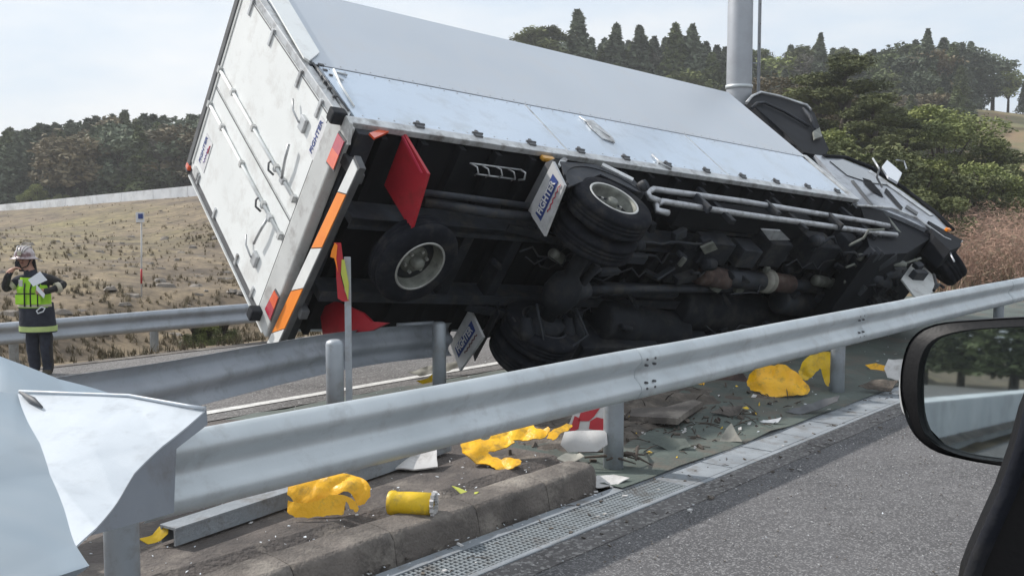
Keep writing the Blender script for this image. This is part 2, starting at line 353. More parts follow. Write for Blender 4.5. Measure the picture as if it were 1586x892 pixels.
# drain channel: concrete edges, dark channel, steel grating
dr = thing('drain_channel', 'pale drain channel with steel grating running along the kerb beside the near lane', 'drain', ST(3.31, 4, -.15))
def st_box(mb, s0, s1, t0, t1, z0, z1, m=0, jit=0):
    vs = [ST(s, t, z) for s in (s0, s1) for t in (t0, t1) for z in (z0, z1)]
    mb.add(vs, [(0, 1, 3, 2), (4, 6, 7, 5), (0, 4, 5, 1), (2, 3, 7, 6), (0, 2, 6, 4), (1, 5, 7, 3)], m)
def sth(mb, p): return shift(mb, p)
dpos = dr.location
GT = 5.4
mb = MB(); st_box(mb, 3.14, 3.18, -10, 60, -.3, -.142); st_box(mb, 3.44, 3.52, -10, 60, -.3, -.140)
obj('channel_edge', sth(mb, dpos), M['drain'], dr)
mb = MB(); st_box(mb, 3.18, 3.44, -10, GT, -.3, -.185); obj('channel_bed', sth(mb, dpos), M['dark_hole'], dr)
mb = MB(); t = -2.0
for s in (3.20, 3.235, 3.27, 3.305, 3.34, 3.375, 3.41): st_box(mb, s - .006, s + .006, -2, GT, -.178, -.1465)
while t < GT: st_box(mb, 3.186, 3.434, t, t + .010, -.172, -.144); t += .032
o = obj('grating', sth(mb, dpos), M['grate'], dr, kind='stuff')
k = 0; t = GT
lid = None
while t < 40:
    mb = MB(); st_box(mb, 3.186, 3.434, t + .008, t + .60, -.22, -.1415 + rnd.uniform(-.002, .002)); obj('drain_cover', sth(mb, dpos), M['drain'], dr); t += .61
mb = MB(); st_box(mb, 2.95, 3.135, 3, 60, -.2, -.1455); obj('gutter_strip', sth(mb, dpos), M['asphalt2'], dr)

# kerb stones
kb = thing('kerb', 'worn grey brown concrete kerb of the median island, broken off at its rounded end', 'kerb', ST(3.65, 4, -.15))
def kerb_block(t0, t1, rough, end=False):
    n = 8; pr = [(3.56, -.20), (3.57, -.13), (3.588, -.03), (3.598, -.010), (3.622, .004), (3.72, .014), (3.80, .012), (3.81, -.2)]
    mb = MB(); k = len(pr)
    for i in range(n + 1):
        u = i / n; t = lerp(t0, t1, u)
        for j, (s, z) in enumerate(pr):
            ds = dz = 0
            if end: ds = .16 * max(0, u - .45) ** 2 / .3; 
            if end and z > -.15: dz = -.10 * max(0, u - .7) ** 2 / .09
            q = noise.noise_vector(V((s * 9, t * 7, z * 9))) * rough
            if i in (0, n) and j in (2, 3): dz -= rnd.uniform(.004, .02)
            mb.v.append(tuple(ST(min(s + ds + q.x, 3.8), t, z + dz + q.y)))
    for i in range(n):
        for j in range(k - 1): mb.f.append([i * k + j, i * k + j + 1, (i + 1) * k + j + 1, (i + 1) * k + j]); mb.m.append(0); mb.sm.append(j in (2, 3))
    mb.f.append(list(range(k))); mb.m.append(0); mb.sm.append(False); mb.f.append([n * k + j for j in range(k)][::-1]); mb.m.append(0); mb.sm.append(False)
    return mb
t = -6.0
while t < T_END - .1:
    t1 = t + .615
    end = t1 > T_END - .25
    obj('kerb_stone', sth(kerb_block(t + .004, (T_END + .12) if end else t1, .007, end), kb.location), M['kerb'], kb); t = t1
    if end: break
# opposite kerb strip by the far road
mb = MB(); st_box(mb, 14.1, 14.28, -60, 18, -.9, -.575); fk = obj('far_kerb', mb, M['kerb']); fk['kind'] = 'structure'

ribbon('verge', [14.28, 14.6, 15.0, 15.4, 15.75, 16.3], -60, 20, M['bank'], .02, 90, nz_=.04)
# ------------------------------------------------------------------ guardrails
BEAM = [(-.0, .35), (.012, .345), (.035, .325), (.055, .29), (.055, .265), (.035, .235), (.0, .205), (-.008, .175), (.0, .145), (.035, .115), (.055, .085), (.055, .06), (.035, .025), (.012, .005), (.0, .0)]
def beam(pts, out_, n_wave=0, seed=0, flat=None):     # pts: top-edge points; out_: horizontal outward sign vector per beam
    mb = MB(); k = len(BEAM)
    for i, p in enumerate(pts):
        d = (pts[min(i + 1, len(pts) - 1)] - pts[max(i - 1, 0)]); d.z = 0; d.normalize(); nrm = V((d.y, -d.x, 0)) * out_
        f = 1 if flat is None else flat(i)
        for th in (0, 1):
            for (o_, h) in BEAM: mb.v.append(tuple(p + nrm * (o_ * f - .004 * th) + V((0, 0, h - .35))))
    r = 2 * k
    for i in range(len(pts) - 1):
        for j in range(k - 1):
            a = i * r + j; mb.f.append([a, a + 1, a + r + 1, a + r]); mb.m.append(0); mb.sm.append(True)
            a = i * r + k + j; mb.f.append([a + r, a + r + 1, a + 1, a]); mb.m.append(0); mb.sm.append(True)
        for j0, j1 in ((0, k), (k - 1, 2 * k - 1)):
            mb.f.append([i * r + j0, i * r + r + j0, i * r + r + j1, i * r + j1]); mb.m.append(0); mb.sm.append(False)
    for i in (0, len(pts) - 1):
        for j in range(k - 1): mb.f.append([i * r + j, i * r + j + 1, i * r + k + j + 1, i * r + k + j]); mb.m.append(0); mb.sm.append(False)
    return mb
def line_pts(a, b, n, wob=0, seed=0):
    return [a.lerp(b, i / n) + V((0, 0, wob * noise.noise(V((i * .35, seed, 0))))) for i in range(n + 1)]
def post(mb_parent, base, top, r=.07, m='post', lean=V((0, 0, 0)), loc=V((0, 0, 0))):
    mb = MB(); t_ = base + V((0, 0, top - base.z)) + lean
    mb.tube([base - V((0, 0, .25)), t_ - V((0, 0, .03)), t_ - V((0, 0, .008)), t_ + V((0, 0, .006))], [r, r, r * .9, r * .55], 20)
    return obj('post', shift(mb, loc), M[m], mb_parent)
# near guardrail
SN = 3.66
nr = thing('guardrail', 'near galvanised guardrail running across the picture in front of the truck', 'guardrail', ST(SN, 5, 0))
L0 = nr.location.copy()
joints = [2.05, 5.62, 9.4, 15.1, 19.1, 23.1, 31, 39, 60]
for i, (a, b) in enumerate(zip(joints, joints[1:])):
    pa = ST(SN - (.004 if i % 2 else 0), a - .12, .70); pb = ST(SN - (.004 if i % 2 else 0), b + .12, .70)
    wob = .012
    pts = []
    for j in range(25):
        u = j / 24; p = pa.lerp(pb, u)
        p += V((0, 0, wob * noise.noise(V((p.y * .6, 1, 0))))) + N_ * .025 * noise.noise(V((p.y * .45, 9, 0)))
        pts.append(p)
    obj('beam', shift(beam(pts, 1), L0), M['galv'], nr)
    # bolts
    for dt in (-.06, .04):
        for dh in (-.075, -.115, -.235, -.275):
            mbb = MB(); c = ST(SN - .062, b + dt, .70 + dh); mbb.lathe([(0, .006), (.007, .005), (.009, 0), (.009, -.02)], c, -N_, 8, sm=False)
            if b < 12: obj('bolt', shift(mbb, L0), M['dark_trim'], nr)
for t in (1.9, 5.43, 9.27, 15.0, 19, 23, 31, 39):
    zb = 0 if t < 5.6 else -.12
    post(nr, ST(SN + .125, t, zb), .60, loc=L0)
    mbb = MB(); mbb.box(ST(SN + .045, t, .50), (.06, .05, .16), Matrix.Rotation(math.atan2(D_.y, D_.x), 3, 'Z')); obj('bracket', shift(mbb, L0), M['dark_trim'], nr)
# bent flat end plate on its left end
def px_sheet(tri_pts, faces, sub=3, amp=.01, sc=3, thick=.004, seed=0):
    bm = bmesh.new(); vs = [bm.verts.new(D(*p)) for p in tri_pts]
    for f in faces: bm.faces.new([vs[i] for i in f])
    bmesh.ops.triangulate(bm, faces=bm.faces)
    for _ in range(sub): bmesh.ops.subdivide_edges(bm, edges=bm.edges, cuts=1, use_grid_fill=True)
    for v in bm.verts:
        v.co += noise.noise_vector(v.co * sc + V((seed, 0, 0))) * amp + V((.4, -.7, .5)) * (abs(noise.noise(v.co * sc * 1.7 + V((0, seed, 0)))) - .2) * amp * .8
    bmesh.ops.recalc_face_normals(bm, faces=bm.faces)
    me = bpy.data.meshes.new('sheet'); bm.to_mesh(me); bm.free()
    for p in me.polygons: p.use_smooth = True
    return me
def solid(o, th, ang=32):
    m = o.modifiers.new('solid', 'SOLIDIFY'); m.thickness = th; m.offset = 0
    e = o.modifiers.new('edges', 'EDGE_SPLIT'); e.split_angle = R(ang); return o
me = px_sheet([(320, 630, 4.05), (322, 658, 4.03), (272, 697, 3.86), (270, 792, 3.82), (150, 826, 3.38), (60, 850, 3.15), (60, 680, 3.3), (200, 660, 3.65)],
              [(7, 0, 1, 2), (7, 2, 3, 4), (7, 4, 5, 6)], 3, .012, 4)
for v in me.vertices: v.co -= L0
me.materials.append(mat('end_plate_steel', (.27, .29, .32), .6, .2, c2=(.21, .23, .26), scale=3, dirt=(.2, .2, .21), dscale=6)); o = obj('end_plate', me, None, nr, label='flat dull grey bent end plate'); solid(o, .005)

# pale crumpled sheet at the left edge
def plane3(a, b, c):
    a, b, c = D(*a), D(*b), D(*c); n_ = (b - a).cross(c - a).normalized()
    def f(px, py, add=0): q = PL(px, py, a, n_); return (px, py, (q - V((0, 0, CH))).dot(c2w((0, 0, 1)) - V((0, 0, CH))) + add)
    return f
p1_ = plane3((28, 608, 3.25), (318, 634, 3.05), (78, 896, 2.15)); p2_ = plane3((28, 608, 3.25), (119, 846, 2.25), (-140, 760, 2.1))
fold = [(28, 608), (60, 690), (71, 739), (96, 795), (119, 846), (140, 880)]
P = [p1_(28, 608), p1_(110, 611), p1_(200, 614), p1_(290, 630), p1_(318, 634), p1_(250, 690, .03), p1_(205, 735, .05), p1_(178, 778, .04), p1_(150, 820), p1_(78, 896), p1_(20, 960),
     p1_(60, 690), p1_(71, 739), p1_(119, 846), p1_(140, 880),
     p2_(-120, 600), p2_(-140, 760), p2_(-120, 960), p2_(20, 700), p1_(140, 700)]
F = [(0, 1, 19, 11), (1, 2, 5, 19), (2, 3, 4, 5), (19, 5, 6), (19, 6, 7), (19, 7, 12, 11), (12, 7, 8), (12, 8, 13), (13, 8, 9, 14), (0, 11, 18), (15, 0, 18, 16), (18, 11, 12), (18, 12, 16), (16, 12, 13), (16, 13, 17), (13, 14, 17), (14, 9, 10, 17)]
me2 = px_sheet(P, F[9:], 4, .014, 2.6, seed=4); me = px_sheet(P, F[:9], 4, .014, 2.6, seed=4); cs_loc = D(60, 900, 2.4); cs_loc.z = -.15
for v in me.vertices: v.co -= cs_loc
me.materials.append(M['sheet'])
cs = thing('crumpled_sheet', 'large crumpled pale metal sheet folded over the left end of the near guardrail', 'metal sheet', cs_loc)
o = obj('folded_sheet', me, None, cs, label='bright pale folded sheet'); solid(o, .005)
for v in me2.vertices: v.co -= cs_loc
me2.materials.append(M['sheet_blue_shaded']); o = obj('shaded_lower_sheet', me2, None, cs, label='lower side of the folded sheet, its shade painted blue grey'); solid(o, .005)  # same pale sheet, its shaded side painted blue grey
me = px_sheet([(-160, 515, 3.6), (0, 553, 3.6), (45, 572, 3.65), (92, 592, 3.7), (150, 606, 3.75), (215, 624, 3.8), (150, 700, 3.3), (0, 760, 3.0), (-160, 780, 3.0)],
              [(0, 1, 7, 8), (1, 2, 6, 7), (2, 3, 4, 6), (4, 5, 6)], 3, .012, 2, seed=9)
for v in me.vertices: v.co -= cs_loc
me.materials.append(M['sheet_blue_shaded']); o = obj('back_sheet', me, None, cs, label='blue grey rear sheet'); solid(o, .005)
pn_ = (D(*p1_(318, 634)) - D(*p1_(28, 608))).cross(D(*p1_(78, 896)) - D(*p1_(28, 608))).normalized(); pn_ = pn_ if pn_.y < 0 else -pn_
obj('curled_lip', MB().tube([D(*p1_(a, b)) + pn_ * .004 - cs_loc for a, b in ((30, 608), (110, 611), (200, 614), (290, 630), (318, 634))], .006, 6), M['sheet'], cs)
mbb = MB().tube([D(*p1_(a_, b_)) + pn_ * .012 for a_, b_ in ((32, 612), (50, 624), (66, 636))], [.004, .012, .004], 6); obj('torn_rivet_strip', shift(mbb, cs_loc), M['dark_trim'], cs)
mbb = MB().tube([D(-40, 900, 2.6), V((D(-40, 900, 2.6).x, D(-40, 900, 2.6).y, -.15))], .03, 8); obj('bent_stay', shift(mbb, cs_loc), M['galv_dull'], cs)

# middle guardrail (seen from behind), running off under the truck
def dz(px, py, dep): return D(px, py, dep)
mrp = [(-220, 636, 4.3), (-60, 604, 4.7), (60, 588, 5.1), (150, 575, 5.6), (240, 563, 6.25), (330, 547, 6.95), (420, 531, 7.7), (480, 521, 8.25), (540, 512, 8.85), (600, 506, 9.5), (660, 502, 9.95), (700, 500, 10.3)]
raw = [D(a, b, c) for a, b, c in mrp]; pts = []
for a, b in zip(raw, raw[1:]):
    for j in range(5): pts.append(a.lerp(b, j / 5))
pts.append(raw[-1])
for _ in range(6): pts = [pts[0]] + [(pts[i - 1] + pts[i] * 2 + pts[i + 1]) / 4 for i in range(1, len(pts) - 1)] + [pts[-1]]
mr_ = thing('guardrail', 'middle guardrail seen from its back, ending crushed under the truck box', 'guardrail', V((pts[20].x, pts[20].y, -.05)))
L1 = mr_.location.copy()
obj('beam', shift(beam(pts, -1), L1), M['galv_dull'], mr_)
def gz(p): return terr(p.x, p.y)
for px, dep, topy in ((-30, 4.55, 600), (518, 7.55, 527), (680, 9.7, 499)):
    p = D(px, topy, dep); b = V((p.x, p.y, gz(p)))
    post(mr_, b, p.z, .069, loc=L1)
mbb = MB(); p = D(668, 504, 9.9); mbb.tube([D(615, 503, 9.7), D(672, 500, 9.9)], .02, 8); obj('torn_stay', shift(mbb, L1), M['galv_dull'], mr_)
# far guardrail
frl = [(-260, 521, 14.5), (0, 500, 15.0), (238, 481, 16.2), (385, 470, 17.0), (520, 460, 18.0), (700, 448, 20)]
pts = []
raw = [D(a, b, c) for a, b, c in frl]
for a, b in zip(raw, raw[1:]):
    for j in range(4): pts.append(a.lerp(b, j / 4))
pts.append(raw[-1])
fr = thing('guardrail', 'far guardrail beyond the opposite carriageway, in front of the grassy bank', 'guardrail', V((raw[2].x, raw[2].y, -.75)))
L2 = fr.location.copy()
obj('beam', shift(beam(pts, 1), L2), M['galv_dull'], fr)
for px, dep, ty in ((-180, 14.9, 510), (20, 15.2, 505), (238, 16.35, 490), (440, 17.5, 480), (600, 19, 470)):
    p = D(px, ty, dep); b = V((p.x, p.y, p.z - .75)); post(fr, b, p.z, .07, loc=L2, m='post')

# delineator post with torn reflective tape, beside the middle rail's post
p = D(538, 398, 7.35); b = V((p.x, p.y, terr(p.x, p.y)))
dp = thing('marker_post', 'thin grey marker post standing beside the round post of the middle guardrail', 'post', b)
mb = MB().box((p - b) / 2 + V((0, 0, 0)), (.05, .016, (p - b).z), bev=.003); obj('shaft', mb, M['post'], dp)
pn = V((0, -1, 0)); p0 = D(530, 420, 7.32)
def polyp(pxs, p0, n): return [PL(x, y, p0, n) for x, y in pxs]
for nm, pxs, m in (('red_tape', [(517, 376), (528, 376), (531, 400), (527, 425), (534, 452), (541, 466), (531, 467), (523, 462), (521, 430), (520, 405)], 'red_frag'),
                   ('orange_tape', [(514, 388), (519, 376), (523, 380), (521, 400), (524, 422), (518, 400), (512, 398)], 'orange'),
                   ('green_tape', [(530, 402), (534, 402), (541, 440), (540, 466), (536, 452), (529, 424)], 'lime')):
    off = {'red_tape': 0, 'orange_tape': -.012, 'green_tape': -.02}[nm]
    pl = [q - b + V((0, off, 0)) for q in polyp(pxs, p0, pn)]
    obj(nm, MB().prism(pl, (0, .006, 0)), M[m], dp)

# ------------------------------------------------------------------ the overturned truck
RT = Matrix(((0.78315088, -0.4094161, -0.46803115), (0.02837628, 0.77541109, -0.63081885), (0.62118394, 0.48074536, 0.61888159)))
TT = V((-1.405, -1.4105, 8.2288)); BL_, BW, BH = 7.68, 2.35, 2.805
cw = Matrix((c2w((1, 0, 0)) - V((0, 0, CH)), c2w((0, 1, 0)) - V((0, 0, CH)), c2w((0, 0, 1)) - V((0, 0, CH)))).transposed()
WR = cw @ RT; org = c2w(TT)
TM = Matrix.Translation(org) @ WR.to_4x4(); TI = TM.inverted()
def TL(px, py, ax, v):
    o = TI @ V((0, 0, CH)); r = (TI.to_3x3() @ ray(px, py)); return o + r * ((v - o[ax]) / r[ax])
tk = thing('truck', 'white box truck tipped onto its left side with its dark underside and wheels showing', 'truck', mat=TM)
def tp(name, mb, m, label=None, kind=None, parent=None): 
    o = obj(name, mb, [M[q] for q in m] if isinstance(m, (list, tuple)) else M[m], parent or tk, label, kind); return o
X, Y, Z = V((1, 0, 0)), V((0, 1, 0)), V((0, 0, 1))
# box
tp('box_shell', MB().rng((.02, .03, .02), (BL_ - .02, BW - .02, BH - .03)), 'sill')
ZS = 1.0
mb = MB().rng((.07, -.012, ZS + .012), (BL_ - .02, .035, BH), bev=.006); tp('wing_panel', mb, 'alu')
mb = MB().rng((.02, -.004, ZS - .022), (BL_ - .03, .02, ZS + .018)); tp('panel_seal', mb, 'black')
mb = MB().rng((.11, -.016, .075), (BL_ - .14, .025, ZS - .02), bev=.005); tp('side_gate', mb, 'alu_gate')
mb = MB().rng((.02, -.03, -.055), (BL_ - .02, .03, .062), bev=.008); tp('floor_side_rail', mb, 'trim')
mb = MB().rng((.03, .03, BH - .035), (BL_ - .03, BW, BH + .01)); tp('roof_panel', mb, 'alu')
mb = MB().rng((.03, BW - .03, .0), (BL_ - .03, BW + .01, BH)); tp('left_panel', mb, 'alu')
mb = MB().rng((BL_ - .05, -.02, -.03), (BL_ + .05, .05, ZS + .06), bev=.01); tp('front_corner_post', mb, 'trim')
mb = MB().rng((BL_ - .03, .04, 0), (BL_ + .02, BW, BH)); tp('front_wall', mb, 'sill')
# hinges along the gate
x = .75
hm = MB().box((0, 0, 0), (.085, .028, .05), bev=.004).tube([V((-.06, -.012, .028)), V((.06, -.012, .028))], .012, 6).box((0, -.014, .045), (.03, .016, .05)).mesh('gate_hinge', M['dark_trim'])
while x < BL_ - .2:
    o = tp('gate_hinge', hm, 'dark_trim'); o.location = (x, -.032, .055); x += .655
mb = MB()
x = .2
while x < BL_ - .2:
    for z in (ZS + .05, ZS - .055, .12): mb.lathe([(.009, 0), (.007, .004), (0, .005)], V((x, -.012 if z > ZS else -.016, z)), -Y, 6, sm=False)
    x += .16
tp('rivet_row', mb, 'trim', kind='stuff')
for x in (2.55, 5.1): tp('gate_joint', MB().rng((x - .012, -.0185, .075), (x + .012, -.012, ZS - .02)), 'trim')
# latch plates
mb = MB()
q = TL(935, 205, 1, -.02)
mb.prism([TL(a, b, 1, -.022) for a, b in ((905, 186), (918, 188), (948, 214), (952, 222), (934, 216), (916, 200))], (0, -.012, 0))
mb.tube([TL(897, 181, 1, -.03), TL(945, 213, 1, -.035)], .008, 6); tp('side_latch', mb, 'trim')
mb = MB().tube([TL(1010, 240, 1, -.03), TL(1025, 254, 1, -.05), TL(1040, 262, 1, -.04)], .012, 6).box(TL(1022, 252, 1, -.03), (.08, .03, .04)); tp('rope_hook', mb, 'trim')
mb = MB().prism([TL(a, b, 1, -.02) for a, b in ((405, -20), (432, -20), (494, 84), (478, 97), (470, 92))], (0, -.02, 0)); tp('wing_end_strip', mb, 'white_paint')
mb = MB().tube([TL(a, b, 1, -.025) for a, b in ((517, 108), (527, 130), (548, 165))], .012, 6); tp('gate_end_strip', mb, 'white_paint')
# corner hardware between wing and gate at the rear
mb = MB()
for a, b, s_ in ((497, 102, .03), (503, 110, .025), (512, 118, .02), (505, 128, .03), (510, 137, .02), (518, 150, .02), (500, 120, .018)):
    mb.box(TL(a, b, 1, -.012), (s_ * 1.8, .03, s_), Matrix.Rotation(rnd.uniform(0, 1), 3, 'Y'))
mb.tube([TL(485, 98, 1, -.02), TL(540, 172, 1, -.02)], .01, 6); tp('corner_lock', mb, 'dark_trim')
mb = MB().prism([TL(a, b, 1, -.004) for a, b in ((484, 98), (518, 104), (550, 168), (540, 180))], (0, .01, 0)); tp('corner_plate', mb, 'trim')
mb = MB().tube([TL(522, 112, 1, -.02), TL(538, 117, 1, -.03)], .01, 6).tube([TL(520, 118, 1, -.02), TL(532, 125, 1, -.03)], .008, 6); tp('hook', mb, 'trim')
# rear doors
ZD = .235
for y0, y1 in ((.085, 1.2), (1.212, 2.27)):
    mb = MB().rng((-.04, y0, ZD), (.015, y1, BH - .075), bev=.006)
    door = tp('rear_door', mb, 'white_paint')
    yr = y0 + (y1 - y0) * (.82 if y0 < 1 else .20)
    mb = MB().tube([V((-.062, yr, ZD + .02)), V((-.062, yr, BH - .1))], .017, 10); tp('lock_rod', mb, 'white_paint', parent=door)
    for z in (ZD + .05, ZD + .55, 1.5, 2.2, BH - .13):
        mb = MB().rng((-.085, yr - .035, z - .025), (-.038, yr + .035, z + .025), bev=.005); tp('rod_bracket', mb, 'sill', parent=door)
    mb = MB().rng((-.09, yr - .03, ZD + .30), (-.05, yr + .03, ZD + .38), bev=.008)
    mb.tube([V((-.085, yr - .02, ZD + .34)), V((-.10, yr - .2, ZD + .37)), V((-.10, yr - .36, ZD + .40))] if y0 < 1 else [V((-.085, yr + .02, ZD + .34)), V((-.10, yr + .2, ZD + .37)), V((-.10, yr + .36, ZD + .40))], .014, 8)
    tp('door_handle', mb, 'trim', parent=door)
    yh = y0 + .32 if y0 < 1 else y1 - .32
    mb = MB().rng((-.075, yh - .08, ZD + .30), (-.04, yh + .06, ZD + .42), bev=.012).tube([V((-.08, yh, ZD + .40)), V((-.09, yh - .03, ZD + .56)), V((-.085, yh - .10, ZD + .64))], .010, 6); tp('door_latch', mb, 'trim', parent=door)
    mb = MB().tube([V((-.082, yr, ZD + .66)), V((-.115, yr, ZD + .62)), V((-.115, yr + .05, ZD + .58)), V((-.08, yr + .06, ZD + .52))], .011, 6); tp('rod_hook', mb, 'dark_trim', parent=door)
    for z in (.42, .95, 1.75, 2.4):
        a = (-.03 if y0 < 1 else y1 - .1)
        mb = MB().rng((-.058, a + (.08 if y0 < 1 else 0), z), (-.03, a + (.26 if y0 < 1 else .13), z + .045), bev=.006); tp('door_hinge', mb, 'trim', parent=door)
    mb = MB().rng((-.047, y0 + .004, ZD + .0), (-.0405, y0 + .012, BH - .08)); tp('door_seal', mb, 'dark_trim', parent=door)
# rear frame
tp('rear_frame', MB().rng((-.035, 0, ZD - .02), (.05, .08, BH), bev=.008), 'trim')
tp('rear_frame', MB().rng((-.035, 2.275, ZD - .02), (.05, BW + .01, BH), bev=.008), 'dark_trim')
tp('frame_edge', MB().rng((-.05, BW + .012, 0), (.0, BW + .03, BH - .1)), 'white_paint')
tp('rear_header', MB().rng((-.06, -.01, BH - .07), (.07, BW + .02, BH + .035), bev=.015), 'dark_trim')
tp('header_face', MB().rng((-.05, .15, BH - .12), (-.034, BW - .15, BH - .073), bev=.004), 'sill')
tp('rear_sill', MB().rng((-.06, .0, -.10), (.05, BW, ZD - .025), bev=.02), 'sill')
tp('sill_gap', MB().rng((-.045, .02, ZD - .026), (.0, BW - .02, ZD + .001)), 'black')
def tail_lamp(pxs, split):
    a, b, c, d = [TL(x, y, 0, -.062) for x, y in pxs]     # top-left, right, bottom, left
    hb = MB().prism([a, b, c, d], (-.008, 0, 0)); lamp = tp('tail_lamp', hb, 'dark_trim')
    cen = (a + b + c + d) / 4; sh = [cen + (q - cen) * .88 for q in (a, b, c, d)]
    m1 = sh[0].lerp(sh[3], split); m2 = sh[1].lerp(sh[2], split); e = V((-.016, 0, 0))
    return lamp, sh, m1, m2, e
for pxs, order in ((((526, 203), (537, 218), (518, 267), (506, 252)), 0), (((427, 447), (434, 460), (420, 499), (411, 479)), 1)):
    lamp, sh, m1, m2, e = tail_lamp(pxs, .5)
    tp('lens', MB().prism([sh[0], sh[1], m2, m1], e), 'lamp_red' if order == 0 else 'lamp_orange', parent=lamp, label='red lens' if order == 0 else 'orange lens')
    tp('lens', MB().prism([m1, m2, sh[2], sh[3]], e), 'lamp_orange' if order == 0 else 'lamp_red', parent=lamp, label='orange lens' if order == 0 else 'red lens')
for a, b in (((522, 180)), ((396, 485))):
    q = TL(a, b, 0, -.10); tp('rubber_buffer', MB().box(q, (.14, .12, .11), bev=.02), 'black')
q = TL(293, 256, 0, -.05); tp('marker_lamp', MB().box(q + V((0, .02, 0)), (.05, .06, .09), bev=.015), 'lamp_orange', label='orange corner marker lamp')
q = TL(304, 268, 0, -.05); tp('corner_cap', MB().box(q, (.04, .10, .16), bev=.015), 'sill')
# sill end cap near side
tp('sill_end', MB().prism([TL(a, b, 0, -.03) for a, b in ((541, 180), (547, 192), (543, 225), (530, 222), (532, 190))], (-.03, 0, 0)), 'sill')
# underride bar: white and orange strips
bar = [TL(548, 246, 0, -.02), TL(555, 262, 0, -.02), TL(431, 532, 0, -.02), TL(414, 532, 0, -.02)]
def barp(u, v):                                   # u along the bar, v across
    return bar[0].lerp(bar[3], u).lerp(bar[1].lerp(bar[2], u), v)
cr = [0, .13, .42, .655, .905, 1.0]
rb = tp('rear_bumper', MB().prism([barp(-.01, -.1), barp(-.01, 1.1), barp(1.01, 1.1), barp(1.01, -.1)], (.06, 0, 0)), 'dark_trim')
for i, mm in enumerate(('white_refl', 'orange', 'white_refl', 'orange', 'white_refl')):
    u0, u1 = cr[i] + .003, cr[i + 1] - .003; sk = .03
    tp('reflector_strip', MB().prism([barp(u0 + (sk if i else 0), 0), barp(u0, 1), barp(u1, 1), barp(u1 + (sk if i < 4 else 0), 0)], (-.008, 0, 0)), mm, parent=rb, label='white reflective strip' if mm == 'white_refl' else 'orange reflective strip')
# dark deep side of the bumper / rear body behind the strips
e1, e2, e3, e4 = barp(0, 1.12), barp(1, 1.12), barp(1, 1.12) + V((.30, 0, 0)), barp(0, 1.12) + V((.30, 0, 0))
for y0, y1 in ((.25, .6), (1.75, 2.1)):
    mb = MB().rng((.02, y0, -.42), (.10, y0 + .10, -.08), bev=.01); tp('bumper_bracket', mb, 'dark_trim')
mb = MB().rng((.06, .02, -.14), (.24, BW, -.0), bev=.01); tp('rear_crossmember', mb, 'chassis_grey')
# lettering helper: text mesh laid in the truck frame
def text_mesh(s, size, ext=.001, off=0.0, shear=0):
    c = bpy.data.curves.new('lettering', 'FONT'); c.body = s; c.size = size; c.extrude = ext; c.align_x = 'CENTER'; c.align_y = 'CENTER'; c.resolution_u = 2; c.offset = off; c.shear = shear
    o = bpy.data.objects.new('tmp_text', c); col.objects.link(o); bpy.context.view_layer.update()
    me = bpy.data.meshes.new_from_object(o.evaluated_get(bpy.context.evaluated_depsgraph_get())); bpy.data.objects.remove(o); bpy.data.curves.remove(c)
    return me
def put_text(me, m, c, u, v, parent, sx=1, sy=1, name='lettering', label=None):
    n = u.cross(v).normalized(); me.materials.clear(); me.materials.append(M[m])
    for q in me.vertices: p = q.co; q.co = c + u * (p.x * sx) + v * (p.y * sy) + n * p.z
    o = obj(name, me, None, parent); 
    if label: o['label'] = label
    return o
def scribble(c, u, v, n, w_, h_, m, parent, seed, name='red_script'):
    r_ = random.Random(seed); pts = []
    for i in range(22):
        a = i / 21; pts.append(c + u * (a - .5) * w_ + v * h_ * (.5 * math.sin(a * 31) * (.6 + .4 * r_.random())) + n * .003)
    return tp(name, MB().tube(pts, .0055, 4), m, parent=parent)
def flap(pxs, xv, m, text=True, th=.03, frame='dark_trim', scr='red_print'):
    q = [TL(a, b, 0, xv) for a, b in pxs]           # top, right, bottom, left in the photograph
    fl = tp('mudflap', MB().prism(q, (th, 0, 0)), m, label=('red mudflap' if m == 'red' else 'white mudflap with blue lettering'))
    if text:
        top, right, bot, left = q
        u = ((top - left) + (right - bot)); L = u.length / 2; u.normalize()
        v0 = (left - bot + top - right); H = v0.length / 2; v0 = (v0 - u * v0.dot(u)).normalized(); n = -X
        c = (top + right + bot + left) / 4 - X * .006
        c1 = c + v0 * H * .02 
        blk = [c1 + u * L * a + v0 * H * b for a, b in ((-.40, -.17), (.38, -.17), (.42, .17), (-.36, .17))]
        tp('badge_ground', MB().prism(blk, (.004, 0, 0)), 'blue_print', parent=fl)
        put_text(text_mesh('FIGHTER', .2, .001, .006), 'white_print', c1 - X * .006, u, v0, fl, sx=L * .72 / .86, sy=H * .24 / .14)
        scribble(c - v0 * H * .28 + u * L * .1, u, v0, n, L * .55, H * .07, scr, fl, 3)
    return fl
flap([(625, 207), (662, 269), (636, 356), (595, 287)], .55, 'red', False)
q = [TL(a, b, 0, .54) for a, b in ((622, 212), (625, 210), (655, 268), (652, 268))]; tp('flap_edge_strip', MB().prism(q, (-.006, 0, 0)), 'red_print')
flap([(856, 250), (874, 287), (843, 366), (818, 326)], 2.0, 'flap_white')
flap([(727, 478), (748, 522), (712, 574), (697, 532)], 2.0, 'flap_white', scr='dark_red')
q = [TL(a, b, 0, .5) for a, b in ((495, 478), (520, 466), (560, 484), (575, 498), (600, 500), (575, 512), (500, 520))]; tp('mudflap', MB().prism(q, (.03, 0, 0)), 'red', label='red lower mudflap, crushed')
q = [TL(a, b, 0, 2.04) for a, b in ((845, 252), (858, 246), (820, 322), (810, 318))]; tp('flap_bracket', MB().prism(q, (.08, 0, 0)), 'dark_trim')
tp('marker_lamp', MB().box(TL(848, 246, 1, .02), (.16, .05, .07), bev=.02), 'amber', label='amber side marker lamp')
